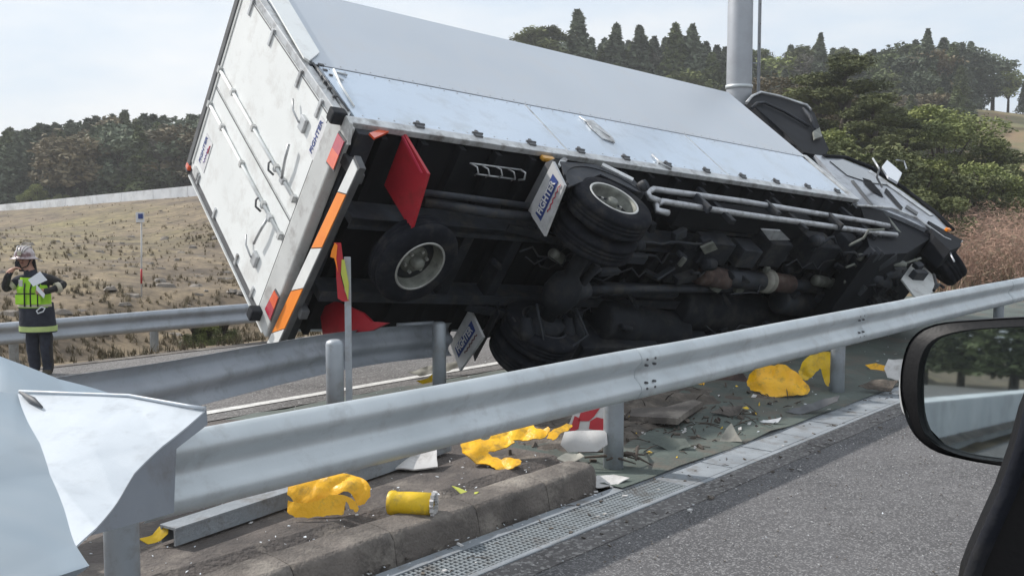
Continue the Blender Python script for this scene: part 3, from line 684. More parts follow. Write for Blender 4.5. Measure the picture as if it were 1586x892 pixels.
tp('bracket', MB().prism([TL(a, b, 1, .0) for a, b in ((862, 252), (874, 243), (880, 247), (868, 258))], (0, .02, 0)), 'trim')
tp('bracket', MB().prism([TL(a, b, 1, .0) for a, b in ((572, 206), (596, 198), (606, 202), (580, 214))], (0, .02, 0)), 'lamp_orange', label='red and pale lamp bracket')
# door stickers
for (ca, cb, ys, hs) in ((493, 217, .30, .10), (317, 236, .22, .10)):
    c = TL(ca, cb, 0, -.046)
    u, v = -Y, Z
    tp('sticker_ground', MB().prism([c + u * a + v * b for a, b in ((-.19, -.13), (.19, -.13), (.19, .10), (-.19, .10))], (.003, 0, 0)), 'white_print')
    put_text(text_mesh('FIGHTER', .085, .001, .002), 'blue_print', c - X * .002 + v * .05, u, v, tk, sx=1.0, sy=1.0)
    scribble(c - v * .06, u, v, -X, .20, .035, 'pink_print', tk, 5); scribble(c - v * .09 + u * .09, u, v, -X, .10, .03, 'red_print', tk, 8)
# ---------------- chassis
for y in (.74, 1.61):
    mb = MB().rng((.15, y - .04, -.40), (9.1, y + .04, -.13), bev=.008).rng((.15, y - .04 + (.0 if y > 1 else 0), -.40), (9.1, y + (.08 if y < 1 else -.08), -.385)); tp('frame_rail', mb, 'chassis_grey')
x = .35
cmesh = MB().rng((-.03, .05, -.115), (.03, BW - .05, .0)).mesh('crossbearer', M['underfloor'])
while x < BL_ - .1:
    o = tp('floor_crossbearer', cmesh, 'underfloor'); o.location = (x, 0, 0); x += .42
tp('floor_underside', MB().rng((.03, .035, -.012), (BL_ - .03, BW - .03, .02)), 'underfloor')
for x in (1.5, 2.1, 3.2, 4.2, 5.1, 6.0, 7.0):
    tp('frame_crossmember', MB().rng((x - .06, .76, -.36), (x + .06, 1.6, -.16), bev=.01), 'black')
# wheels
def wheel(c, ax, r=.43, w_=.24, dish=.10, label=None, name='wheel', nut=True, dark=False):
    c = V(c); ax = V(ax).normalized(); rr = r * .585
    wt = tp(name, MB().lathe([(r * .60, -w_ / 2), (r * .8, -w_ / 2 - .012), (r * .95, -w_ / 2 + .01), (r, -w_ * .36), (r, -w_ * .22), (r * .975, -w_ * .20), (r * .975, -w_ * .15), (r, -w_ * .13), (r, -w_ * .02), (r * .975, 0), (r, w_ * .02), (r, w_ * .13), (r * .975, w_ * .15), (r * .975, w_ * .2), (r, w_ * .22), (r, w_ * .36), (r * .95, w_ / 2 - .01), (r * .8, w_ / 2 + .012), (r * .60, w_ / 2)], c, ax, 48), 'rubber', label)
    h = w_ / 2
    tp('rim', MB().lathe([(rr * 1.06, h), (rr * 1.04, h + .008), (rr * .97, h + .004), (rr * .93, h - .03), (rr * .90, h - dish), (rr * .62, h - dish - .03), (rr * .55, h - dish + .02), (rr * .35, h - dish + .03), (0, h - dish + .03)], c, ax, 40, mf=lambda i: 1 if i < 2 else 0), ['rim' if not dark else 'chassis_grey', 'rim_edge' if not dark else 'chassis_grey'], parent=wt)
    tp('rim', MB().lathe([(rr * 1.05, -h), (rr * .9, -h + .04), (rr * .85, 0), (0, 0)], c, ax, 32), 'chassis_grey', parent=wt)
    u = ax.orthogonal().normalized(); v = ax.cross(u)
    tp('hub', MB().lathe([(rr * .26, h - dish), (rr * .24, h - dish + .10), (rr * .17, h - dish + .12), (0, h - dish + .12)], c, ax, 20), 'rim', parent=wt)
    if nut:
        mb = MB()
        for k in range(6):
            a = k * math.pi / 3; q = c + ax * (h - dish + .03) + (u * math.cos(a) + v * math.sin(a)) * rr * .46; mb.lathe([(.016, 0), (.016, .03), (0, .03)], q, ax, 6, sm=False)
        tp('wheel_nut', mb, 'rim_edge', parent=wt, kind='stuff')
        mb = MB()
        for k in range(6):
            a = (k + .5) * math.pi / 3; q = c + ax * (h - dish - .010) + (u * math.cos(a) + v * math.sin(a)) * rr * .74; mb.lathe([(.032, .0), (.032, .012), (0, .012)], q, ax, 10, sm=False)
        tp('hand_hole', mb, 'black', parent=wt, kind='stuff')
    return wt
wheel((.75, .92, -.66), (.10, -.05, -1), r=.42, w_=.23, dish=.12, label='spare wheel slung under the frame', name='spare_wheel', dark=False)
AX = 2.62; AZ = -.74
wheel((AX, .12, AZ), -Y, dish=.13, label='outer rear wheel on the upturned side'); wheel((AX, .42, AZ), -Y, nut=False, dark=True)
wheel((AX, 1.98, AZ + .0), Y, dish=.13, dark=True); wheel((AX, 1.70, AZ + .0), -Y, nut=False, dark=True, dish=.09)
mb = MB().tube([V((AX, .5, AZ)), V((AX, .95, AZ)), V((AX, 1.02, AZ)), V((AX, 1.18, AZ)), V((AX, 1.34, AZ)), V((AX, 1.42, AZ)), V((AX, 1.75, AZ))], [.075, .085, .16, .2, .16, .085, .075], 16); tp('rear_axle', mb, 'black')
mb = MB().tube([V((AX + .1, 1.18, AZ)), V((AX + .38, 1.18, AZ + .05)), V((AX + .42, 1.18, AZ + .05))], [.14, .09, .05], 14); tp('differential', mb, 'chassis_grey')
mb = MB().tube([V((AX + .4, 1.18, AZ + .06)), V((6.3, 1.18, -.5))], .05, 12); tp('drive_shaft', mb, 'chassis_grey')
for y in (.66, 1.68):
    for j in range(5):
        h = j * .022; l = .78 - j * .11
        pts = [V((AX - l, y, -.42 - .17 * (1 - 1 + 0) - h * .2)), V((AX - l * .5, y, -.52 - h)), V((AX, y, -.57 - h)), V((AX + l * .5, y, -.52 - h)), V((AX + l, y, -.42 - h * .2))]
        mb = MB()
        for a, b in zip(pts, pts[1:]):
            mb.prism([a + V((0, -.04, 0)), b + V((0, -.04, 0)), b + V((0, .04, 0)), a + V((0, .04, 0))], (0, 0, .018))
        tp('leaf_spring', mb, 'black')
# mudguards above the rear wheels
def guard(y0, y1, m):
    mb = MB(); n = 14
    for i in range(n + 1):
        a = R(15 + 150 * i / n); r_ = .53
        for y in (y0, y1): mb.v.append((AX + math.cos(a) * r_, y, AZ + math.sin(a) * r_))
    for i in range(n): mb.f.append([2 * i, 2 * i + 1, 2 * i + 3, 2 * i + 2]); mb.m.append(0); mb.sm.append(True)
    o = tp('mudguard', mb, m); solid(o, .008)
guard(-.02, .62, 'chassis_grey'); guard(1.6, 2.25, 'black')
tp('mudguard_skirt', MB().prism([TL(a, b, 1, -.01) for a, b in ((868, 250), (935, 256), (982, 278), (1000, 300), (985, 296), (930, 270), (880, 290))], (0, .02, 0)), 'chassis_grey')
tp('mudguard_edge', MB().prism([TL(a, b, 1, -.03) for a, b in ((934, 252), (982, 276), (980, 280), (932, 256))], (0, .02, 0)), 'trim')
# side guard pipes
def px_tube(pts, r, n=10): return MB().tube(pts, r, n)
for k, (ya, pxs, r_) in enumerate(((.06, [(1022, 312), (1006, 306), (1003, 298), (1012, 293), (1040, 297), (1150, 312), (1260, 330), (1340, 343), (1376, 350)], .034),
                                  (.10, [(1035, 330), (1018, 326), (1016, 317), (1026, 312), (1050, 316), (1150, 332), (1260, 347), (1350, 360), (1388, 364)], .034),
                                  (.55, [(1040, 350), (1110, 359), (1205, 371)], .03),
                                  (.40, [(655, 298), (720, 306), (818, 319)], .032), (.50, [(655, 312), (760, 330), (820, 336)], .05))):
    tp('side_guard_pipe' if k < 3 else 'frame_pipe', px_tube([TL(a, b, 1, ya) for a, b in pxs], r_, 12), 'pipe' if k < 2 else 'chassis_grey')
for a, b in ((1085, 296), (1200, 313), (1310, 330)):
    q = TL(a, b, 1, .12); tp('guard_bracket', MB().rng((q.x - .04, .09, -.75), (q.x + .04, .15, -.1), bev=.01), 'black')
for a, b in ((1195, 312), (1293, 331), (1088, 303)):
    q = TL(a, b + 12, 1, .06); tp('pipe_clamp', MB().box(q, (.05, .09, .26), bev=.01), 'chassis_grey')
# wire coil rack under the floor
mb = MB(); cps = [(735, 262), (760, 268), (790, 273), (808, 276)]
mb.tube([TL(728, 253, 2, -.13), TL(805, 263, 2, -.13)], .009, 5).tube([TL(740, 270, 2, -.16), TL(798, 278, 2, -.16)], .009, 5)
for a, b in ((733, 254), (750, 257), (770, 258), (790, 262)):
    mb.tube([TL(a - 3, b, 2, -.13), TL(a + 6, b + 5, 2, -.18), TL(a + 8, b + 14, 2, -.2), TL(a + 2, b + 18, 2, -.16)], .008, 5)
mb.tube([TL(806, 263, 2, -.13), TL(814, 268, 2, -.2), TL(812, 278, 2, -.2), TL(803, 279, 2, -.14)], .010, 6)
tp('wire_rack', mb, 'trim')
# tanks, silencer, gearbox, boxes
def at(px, py, z): return TL(px, py, 2, z)
def drum(a, b, r_, m, name, n=24, label=None):
    a, b = V(a), V(b); d = (b - a); L = d.length; d.normalize()
    return tp(name, MB().lathe([(0, 0), (r_ * .86, 0), (r_, .03), (r_, L * .3), (r_ * 1.02, L * .31), (r_ * 1.02, L * .33), (r_, L * .34), (r_, L - .03), (r_ * .86, L), (0, L)], a, d, n), m, label)
drum(at(1080, 424, -.58), at(1126, 433, -.58), .125, 'rust', 'silencer', label='rusty silencer')
drum(at(1126, 430, -.60), at(1180, 436, -.60), .115, 'chassis_grey', 'exhaust_pipe')
drum(at(1180, 434, -.60), at(1192, 436, -.60), .155, 'cream', 'exhaust_clamp', label='cream coloured clamp band')
drum(at(1192, 436, -.60), at(1225, 440, -.60), .12, 'rust', 'exhaust_joint')
drum(at(1222, 440, -.60), at(1268, 446, -.60), .075, 'chassis_grey', 'exhaust_pipe')
drum(at(1262, 434, -.66), at(1292, 440, -.66), .075, 'rim', 'filter_canister')
drum(at(1205, 466, -.55), at(1275, 474, -.55), .17, 'chassis_grey', 'gearbox')
drum(at(1280, 450, -.55), at(1330, 458, -.55), .26, 'black', 'engine_sump')
drum(at(925, 495, -.50), at(1050, 515, -.50), .24, 'black', 'fuel_tank')
drum(at(930, 448, -.45), at(1045, 452, -.45), .085, 'chassis_grey', 'air_tank')
drum(at(1040, 470, -.3), at(1180, 490, -.3), .3, 'black', 'fuel_tank')
def tbox(px, py, z, d, m, name='equipment_box', rot=None, label=None):
    return tp(name, MB().box(at(px, py, z), d, rot, bev=.02), m, label=label)
tbox(1190, 385, -.48, (.42, .34, .30), 'black', 'battery_box')
tp('battery_cover', MB().prism([at(a, b, -.66) for a, b in ((1180, 356), (1210, 358), (1224, 372), (1192, 372))], (0, 0, .03)), 'pipe')
tp('bracket_plate', MB().prism([at(a, b, -.66) for a, b in ((1086, 384), (1106, 376), (1112, 386), (1092, 394))], (0, 0, .03)), 'rim')
tbox(1100, 385, -.5, (.5, .3, .24), 'black'); tbox(1150, 392, -.5, (.34, .26, .26), 'chassis_grey')
tbox(1260, 388, -.5, (.5, .36, .36), 'black'); tbox(1310, 392, -.5, (.3, .42, .36), 'chassis_grey')
tbox(1350, 420, -.45, (.6, .7, .4), 'black', 'engine'); tbox(1290, 410, -.4, (.8, .5, .3), 'black', 'engine')
tbox(1060, 405, -.45, (.5, .5, .2), 'black'); tbox(985, 400, -.5, (.28, .12, .08), 'chassis_grey', 'shock_absorber')
tbox(1240, 480, -.35, (1.6, .5, .3), 'black', 'fuel_tank'); tbox(1380, 440, -.35, (.7, .8, .3), 'black', 'engine')
tbox(1150, 340, -.3, (2.4, .3, .15), 'underfloor', 'tool_box')
for i in range(26):
    a = rnd.uniform(1050, 1390); b = 372 + (a - 1050) * .10 + rnd.uniform(-8, 85)
    tbox(a, b, -.62 + rnd.uniform(-.06, .1), (rnd.uniform(.06, .2), rnd.uniform(.05, .14), rnd.uniform(.04, .1)), rnd.choice(['black', 'chassis_grey', 'black', 'rim']) if i % 6 else 'chassis_grey', 'fitting', Matrix.Rotation(rnd.uniform(-.6, .6), 3, 'Z'))
for i in range(12):       # hoses and brake lines
    a = rnd.uniform(760, 1300); b = 330 + rnd.uniform(20, 150) + (a - 760) * .08
    q = at(a, b, -.5); pts = [q]
    for j in range(6): q = q + V((rnd.uniform(.08, .2), rnd.uniform(-.1, .12), rnd.uniform(-.06, .06))); pts.append(q)
    tp('hose', MB().tube(pts, rnd.choice([.012, .018, .01]), 6), rnd.choice(['black', 'chassis_grey']))
for x0, x1, y0, z0, m_ in ((3.25, 4.5, 1.85, -.86, 'black'), (4.56, 5.6, 1.9, -.80, 'chassis_grey'), (5.66, 7.3, 1.85, -.84, 'black')):
    tp('side_box', MB().rng((x0, y0, z0), (x1, 2.32, -.16), bev=.04), m_)
tp('left_side_guard', MB().tube([V((3.2, 2.3, -.92)), V((7.5, 2.3, -.95))], .035, 8), 'chassis_grey')
r_ = random.Random(77)
for i in range(70):
    a = r_.uniform(760, 1330); b = r_.uniform(345, 520) + (a - 760) * .02; zz_ = -.5 + r_.uniform(-.28, .15); q = at(a, b, zz_)
    if not (-.0 < q.y < 2.25 and q.x > 3.15 or (1.2 < q.x < 2.0)): continue
    kind = r_.random()
    if kind < .4: tp('fitting', MB().box(q, (r_.uniform(.05, .3), r_.uniform(.03, .14), r_.uniform(.04, .14)), Matrix.Rotation(r_.uniform(-.8, .8), 3, V((r_.random(), r_.random(), 1)).normalized()), bev=.01), r_.choice(['black', 'black', 'chassis_grey']))
    elif kind < .6: drum(q, q + V((r_.uniform(.1, .3), r_.uniform(-.06, .06), 0)), r_.uniform(.03, .08), r_.choice(['black', 'chassis_grey']), 'canister', 14)
    else:
        pts = [q]
        for j in range(7): q = q + V((r_.uniform(.04, .2), r_.uniform(-.12, .12), r_.uniform(-.07, .07))); pts.append(q)
        tp('hose', MB().tube(pts, r_.choice([.008, .014, .02]), 6), r_.choice(['black', 'chassis_grey', 'black', 'chassis_grey', 'pipe'] if i % 9 == 0 else ['black', 'chassis_grey']))
for dx in (-.34, -.2, .22, .36):
    tp('brake_chamber', MB().tube([V((AX + dx, 1.48, AZ - .05)), V((AX + dx, 1.60, AZ - .16)), V((AX + dx, 1.66, AZ - .2))], [.05, .085, .06], 12), 'black')
tp('brake_drum', MB().lathe([(0, 0), (.21, 0), (.21, .16), (0, .16)], V((AX, 1.52, AZ)), Y, 24), 'black')
tp('air_hose', MB().tube([V((AX + .2, 1.3, AZ - .1)), V((AX + .35, 1.5, AZ - .3)), V((AX + .1, 1.62, AZ - .38)), V((AX - .2, 1.6, AZ - .3)), V((AX - .3, 1.3, AZ - .05))], .014, 6), 'chassis_grey')
# lower-side brake parts near the wheel touching the road
drum(at(855, 392, -.62), at(870, 402, -.62), .06, 'rim', 'brake_chamber'); drum(at(1002, 285, -.5) - V((0, .0, 0)), at(990, 292, -.5), .06, 'chassis_grey', 'brake_chamber')
tp('link_rod', MB().tube([at(870, 460, -.5), at(930, 415, -.6)], .03, 8), 'chassis_grey'); tp('axle_arm', MB().tube([at(860, 490, -.7), at(925, 410, -.72)], .05, 8), 'black')
tp('brake_bracket', MB().box(at(800, 500, -.70), (.14, .1, .08), bev=.01).box(at(810, 508, -.68), (.08, .16, .05), bev=.01), 'chassis_grey')
# ---------------- cab
cabside = [(1262, 240), (1300, 244), (1345, 262), (1400, 298), (1448, 333), (1472, 358), (1460, 366), (1430, 352), (1400, 338), (1372, 327), (1330, 317)]
pl = [TL(a, b, 1, .08) for a, b in cabside]
cab = tp('cab', MB().prism(pl, (0, .06, 0)), 'cab')
tp('cab_body', MB().prism([TL(a, b, 1, .15) for a, b in ((1277, 248), (1342, 266), (1398, 302), (1436, 334), (1446, 352), (1440, 370), (1405, 392), (1350, 395), (1330, 318))], (0, 1.95, 0)), 'cab_dark', parent=cab)
def onside(pxs, m, name, y=.075, t_=-.008, parent=cab):
    return tp(name, MB().prism([TL(a, b, 1, y) for a, b in pxs], (0, t_, 0)), m, parent=parent)
onside([(1285, 250), (1305, 248), (1342, 266), (1375, 287), (1345, 283), (1312, 272)], 'glass', 'side_window')
onside([(1335, 276), (1348, 280), (1362, 296), (1368, 306), (1352, 298), (1340, 286)], 'cab_dark', 'step_recess')
onside([(1344, 266), (1348, 264), (1400, 300), (1446, 334), (1440, 334), (1398, 304)], 'trim', 'window_frame')
onside([(1372, 292), (1376, 296), (1398, 322), (1396, 326), (1370, 298)], 'black', 'door_seam')
onside([(1404, 318), (1422, 330), (1420, 334), (1402, 322)], 'dark_trim', 'door_handle')
onside([(1318, 280), (1322, 280), (1352, 318), (1348, 318)], 'dark_trim', 'panel_seam')
tp('door_edge', MB().tube([TL(a, b, 1, .06) for a, b in ((1325, 318), (1380, 322), (1420, 338), (1462, 368), (1472, 372))], .018, 8), 'trim', parent=cab)
tp('windscreen_trim', MB().tube([TL(a, b, 1, .07) for a, b in ((1276, 242), (1310, 244), (1350, 260), (1400, 292), (1450, 330), (1476, 356))], .03, 8), 'cab_dark', parent=cab)
tp('front_corner', MB().prism([TL(a, b, 1, .05) for a, b in ((1438, 342), (1466, 358), (1490, 372), (1486, 382), (1472, 388), (1448, 366))], (0, .3, 0)), 'cab_dark', parent=cab, label='broken dark bumper corner')
tp('indicator', MB().box(TL(1468, 356, 1, .03), (.10, .05, .05), bev=.01), 'orange', parent=cab)
tp('torn_trim', MB().prism([TL(a, b, 1, .06) for a, b in ((1476, 370), (1492, 373), (1484, 378))], (0, .02, 0)), 'trim', parent=cab)
tp('wheel_arch', MB().tube([TL(a, b, 1, .2) for a, b in ((1362, 325), (1375, 345), (1388, 362), (1398, 368))], [.05, .06, .06, .04], 10), 'rim', parent=cab)
tp('side_mirror', MB().prism([TL(a, b, 1, -.25) for a, b in ((1366, 258), (1374, 248), (1386, 258), (1397, 268), (1390, 282), (1376, 274))], (.03, .04, 0)), 'paper', parent=cab, label='door mirror with its glint painted white')  # bright reflection painted as plain white on the mirror
tp('mirror_arm', MB().tube([TL(1352, 246, 1, -.2), TL(1362, 262, 1, -.25), TL(1358, 275, 1, -.1), TL(1366, 290, 1, .05)], .016, 6), 'trim', parent=cab)
tp('mirror_bracket', MB().tube([TL(1388, 248, 1, -.2), TL(1400, 250, 1, -.22), TL(1404, 262, 1, -.2)], .014, 6), 'trim', parent=cab)
# front wheel turned edge-on
ax = (RT.transposed() @ V((.70, -.66, -.28))).normalized()
ax = (RT.transposed() @ V((.74, -.66, -.16))).normalized()
wheel(TL(1447, 394, 1, .40), ax, r=.50, w_=.31, dish=.08, label='front wheel turned sideways, tread towards the camera', dark=True)
tp('wheel_edge_highlight', MB().tube([TL(a, b, 1, .10) for a, b in ((1452, 366), (1463, 379), (1472, 393), (1478, 405))], .013, 6), 'pipe')  # highlight along the front wheel, painted in as a pale tube
tp('arch_liner', MB().prism([TL(a, b, 1, .18) for a, b in ((1362, 322), (1378, 326), (1404, 340), (1416, 352), (1404, 372), (1396, 366), (1388, 350), (1374, 336))], (0, .3, 0)), 'chassis_grey')
tp('wheel_arch_shade', MB().prism([TL(a, b, 1, .085) for a, b in ((1332, 319), (1364, 323), (1378, 340), (1384, 354), (1362, 348), (1340, 340))], (0, .02, 0)), 'underfloor')  # flat dark plate painting the shade of the open wheel arch
tp('front_axle', MB().tube([TL(1440, 400, 1, .6), TL(1330, 470, 1, 1.9)], .06, 10), 'black')
tp('bumper_shard', MB().prism([TL(a, b, 1, .12) for a, b in ((1456, 352), (1478, 366), (1489, 380), (1481, 390), (1466, 378), (1452, 362))], (0, .12, 0)), 'cab_dark')
tp('torn_hose', MB().tube([TL(a, b, 1, .2) for a, b in ((1446, 425), (1450, 440), (1446, 450), (1455, 440), (1462, 446))], .02, 5), 'black', parent=cab)
tp('mudflap', MB().prism([TL(a, b, 1, .5) for a, b in ((1396, 432), (1412, 409), (1430, 411), (1449, 430), (1446, 452), (1428, 464), (1416, 458))], (0, .02, 0)), 'sill', label='pale grey torn flap')
for i in range(22):
    a = rnd.uniform(1325, 1425); b = rnd.uniform(385, 470)
    tp('fitting', MB().box(TL(a, b, 2, -.95 + rnd.uniform(-.1, .05)), (rnd.uniform(.06, .3), rnd.uniform(.05, .16), rnd.uniform(.05, .12)), Matrix.Rotation(rnd.uniform(-.8, .8), 3, 'Z'), bev=.012), rnd.choice(['black', 'chassis_grey', 'cab_dark', 'chassis_grey']))
for i in range(7):
    q = TL(rnd.uniform(1300, 1380), rnd.uniform(375, 460), 2, -.98); pts = [q]
    for j in range(5): q = q + V((rnd.uniform(.05, .14), rnd.uniform(-.1, .1), rnd.uniform(-.05, .05))); pts.append(q)
    tp('hose', MB().tube(pts, .016, 6), rnd.choice(['black', 'chassis_grey', 'rim']))
drum(TL(1345, 425, 2, -.95), TL(1372, 440, 2, -.95), .10, 'chassis_grey', 'brake_chamber'); drum(TL(1330, 398, 2, -.95), TL(1400, 410, 2, -.95), .05, 'rim', 'tie_rod')
# wind deflector
dl = [(1158, 156), (1166, 147), (1178, 142), (1205, 148), (1250, 162), (1262, 176), (1272, 205), (1284, 232), (1276, 243), (1245, 236), (1215, 205)]
de = tp('wind_deflector', MB().prism([TL(a, b, 1, .1) for a, b in dl], (0, 1.9, 0)), 'cab_dark', label='black wind deflector on the cab roof')
tp('deflector_rim', MB().tube([TL(a, b, 1, .07) for a, b in ((1156, 160), (1165, 149), (1178, 143), (1206, 149), (1250, 163), (1256, 170))], .022, 8), 'trim', parent=de)
tp('deflector_rib', MB().tube([TL(a, b, 1, .06) for a, b in ((1164, 168), (1172, 160), (1184, 159), (1215, 173), (1254, 196))], .024, 8), 'chassis_grey', parent=de)
tp('deflector_lamp', MB().prism([TL(a, b, 1, .07) for a, b in ((1258, 206), (1268, 200), (1272, 214), (1260, 218))], (0, -.03, 0)), 'rim', parent=de)
tp('deflector_hinge', MB().tube([TL(a, b, 1, .05) for a, b in ((1244, 168), (1254, 180), (1262, 200))], [.02, .035, .02], 8), 'chassis_grey', parent=de)
tp('roof_fairing', MB().prism([TL(a, b, 1, .12) for a, b in ((1225, 222), (1284, 240), (1300, 246), (1262, 244))], (0, 1.8, 0)), 'cab_dark', parent=cab)

# ------------------------------------------------------------------ tall pole with ladder
pb = D(1146, 60, 15.9); pb.z = terr(pb.x, pb.y)
po = thing('lamp_pole', 'tall thick grey steel pole with a ladder behind the truck', 'pole', pb)
mb = MB().tube([V((0, 0, -.3)), V((0, 0, 4)), V((0, 0, 14))], [.215, .207, .185], 32); obj('shaft', mb, M['pole'], po)
zb = D(1147, 133, 16.0).z - pb.z
obj('flange', MB().tube([V((0, 0, zb - .06)), V((0, 0, zb))], .222, 32), M['galv'], po)
la = V((.335, -.02, 0))
ld = obj('ladder', MB().tube([V((la.x - .05, la.y - .06, .5)), V((la.x - .05, la.y - .06, 13))], .014, 8).tube([V((la.x + .05, la.y + .25, .5)), V((la.x + .05, la.y + .25, 13))], .02, 8), M['pole'], po)
z = .6
rm = MB().tube([V((la.x - .05, la.y - .06, 0)), V((la.x + .05, la.y + .25, 0))], .014, 6).mesh('rung', M['pole'])
while z < 12.8:
    o = obj('rung', rm, None, ld); o.location = (0, 0, z); z += .32
z = 1.2
while z < 12.5:
    obj('ladder_stay', MB().tube([V((.15, 0, z)), V((la.x - .02, la.y, z))], .012, 6), M['pole'], po); z += 1.6

# ------------------------------------------------------------------ pale wall and marker stake on the bank
wa, wb = WA, WB
wl = thing('retaining_wall', 'long low pale wall along the top of the bank in front of the woods', 'wall', (wa + wb) / 2)
n = 14
prev = None
mesh_v = []
for i in range(n):
    a = wa.lerp(wb, i / n); b = wa.lerp(wb, (i + 1) / n - .0008); mb = MB()
    th = (wb - wa).cross(Z).normalized() * .3
    q = [a - th, b - th, b + th, a + th]
    hh = .82
    mb.prism([V((p.x, p.y, p.z - .5)) for p in q], (0, 0, .5 + hh)); obj('wall_panel', shift(mb, wl.location), M['barrier'], wl)
# far white strip at the right
a, b = D(1500, 262, 88), D(1700, 272, 80)
wr = thing('low_barrier', 'short low white barrier on the slope at the far right', 'barrier', (a + b) / 2)
mb = MB().box(V((0, 0, .1)), ((b - a).length, .3, 1.0), Matrix.Rotation(math.atan2((b - a).y, (b - a).x), 3, 'Z')); obj('barrier_panel', mb, M['barrier'], wr)
# stake with blue and white head
def bankp(px, dep): 
    p = D(px, 400, dep); return V((p.x, p.y, terr(p.x, p.y)))
def bank_hit(px, py):
    r = ray(px, py); o = V((0, 0, CH)); d = 14.0
    while d < 140:
        p = o + r * d
        if p.z < terr(p.x, p.y): return p
        d += .15
    return o + r * 60
p = bank_hit(219, 462); top = PL(219, 335, p, V((0, 1, 0)))
stk = thing('survey_stake', 'thin stake with a blue and white head on the grassy bank', 'stake', p)
obj('shaft', MB().tube([V((0, 0, -.1)), top - p], .018, 6), M['white_frag'], stk)
obj('red_mark', MB().tube([(top - p) * .18, (top - p) * .36], .021, 6), M['red_frag'], stk)
obj('head', MB().box(top - p + V((-.02, -.02, -.02)), (.16, .03, .2)), M['white_print'], stk); obj('head_mark', MB().box(top - p + V((0, -.045, .0)), (.09, .02, .1)), M['blue_print'], stk)

mb = MB(); n = 14
ca, cb, cc_, cd_ = D(1490, 262, 84), D(1760, 285, 70), D(1760, 190, 118), D(1500, 172, 118)
for j in range(n + 1):
    for i in range(n + 1):
        p = ca.lerp(cb, i / n).lerp(cd_.lerp(cc_, i / n), j / n); mb.v.append((p.x, p.y, p.z + .8 * fbm(p.x, p.y, .05) + (0 if j else -3)))
for j in range(n):
    for i in range(n): mb.f.append([j * (n + 1) + i, j * (n + 1) + i + 1, (j + 1) * (n + 1) + i + 1, (j + 1) * (n + 1) + i]); mb.m.append(0); mb.sm.append(True)
obj('grass_slope', mb, M['ochre'], kind='structure')
# ------------------------------------------------------------------ debris
def smooth_poly(pts, n=3):
    out_ = []; m = len(pts)
    for i in range(m):
        p0, p1, p2, p3 = [pts[(i + k - 1) % m] for k in range(4)]
        for j in range(n):
            t = j / n
            out_.append(tuple(.5 * ((2 * p1[k]) + (-p0[k] + p2[k]) * t + (2 * p0[k] - 5 * p1[k] + 4 * p2[k] - p3[k]) * t * t + (-p0[k] + 3 * p1[k] - 3 * p2[k] + p3[k]) * t ** 3) for k in (0, 1)))
    return out_
def frag(name, pxs, m, zg_=0.0, tilt=55, curl=0.0, th=.004, amp=.006, sc=9, sm=2, yaw=0, base=None, cut=.03, curl2=0, mats=None):
    """a broken plate: outline in the photograph laid on a plane leaning back from the ground it rests on"""
    jr = random.Random(len(name) + int(pxs[0][0]))
    pxs = smooth_poly(pxs, 4 if sm > 1 else 1) if sm > 1 else pxs
    if sm > 1: pxs = [(a + jr.gauss(0, .9), b + jr.gauss(0, .7)) for a, b in pxs]
    bx = sum(p[0] for p in pxs) / len(pxs); by = base or max(p[1] for p in pxs)
    p0 = G(bx, by, zg_); view = V((ray(bx, by).x, ray(bx, by).y, 0)).normalized(); view.rotate(Matrix.Rotation(R(yaw), 3, 'Z'))
    n = (-view * math.cos(R(tilt)) + V((0, 0, 1)) * math.sin(R(tilt))).normalized()
    u = V((0, 0, 1)).cross(view).normalized() * -1; v = n.cross(u) * 1
    pts = [PL(a, b, p0, n) - p0 for a, b in pxs]
    bm = bmesh.new(); f = bm.faces.new([bm.verts.new(p) for p in pts]); bmesh.ops.triangulate(bm, faces=[f])
    for _ in range(5):
        ed = [e for e in bm.edges if e.calc_length() > cut]
        if not ed: break
        bmesh.ops.subdivide_edges(bm, edges=ed, cuts=1); bmesh.ops.triangulate(bm, faces=[q for q in bm.faces if len(q.verts) > 3])
    us = [p.dot(u) for p in pts]; uc = (min(us) + max(us)) / 2; ur = (max(us) - min(us)) / 2
    vs_ = [p.dot(v) for p in pts]; vc = (min(vs_) + max(vs_)) / 2; vr = max(1e-3, (max(vs_) - min(vs_)) / 2)
    for q in bm.verts:
        a = (q.co.dot(u) - uc) / ur; b = (q.co.dot(v) - vc) / vr
        q.co += n * (curl * (a * a - .5) + curl2 * (b * b - .5)) + noise.noise_vector(q.co * sc + V((bx, 0, 0))) * amp + n * (abs(noise.noise(q.co * sc * .8 + V((0, bx, 0)))) - .25) * amp * 2.5
    bmesh.ops.recalc_face_normals(bm, faces=bm.faces)
    me = bpy.data.meshes.new(name); bm.to_mesh(me); bm.free(); me.materials.append(M[m])
    for q in me.polygons: q.use_smooth = True
    zmin = min(q.co.z for q in me.vertices)
    lift = max(0, -zmin)
    for q in me.vertices: q.co.z += lift * .5 + .002
    o = bpy.data.objects.new(name, me); col.objects.link(o); o.location = p0; solid(o, th); return o
GY = 'broken yellow drum pieces on the median'
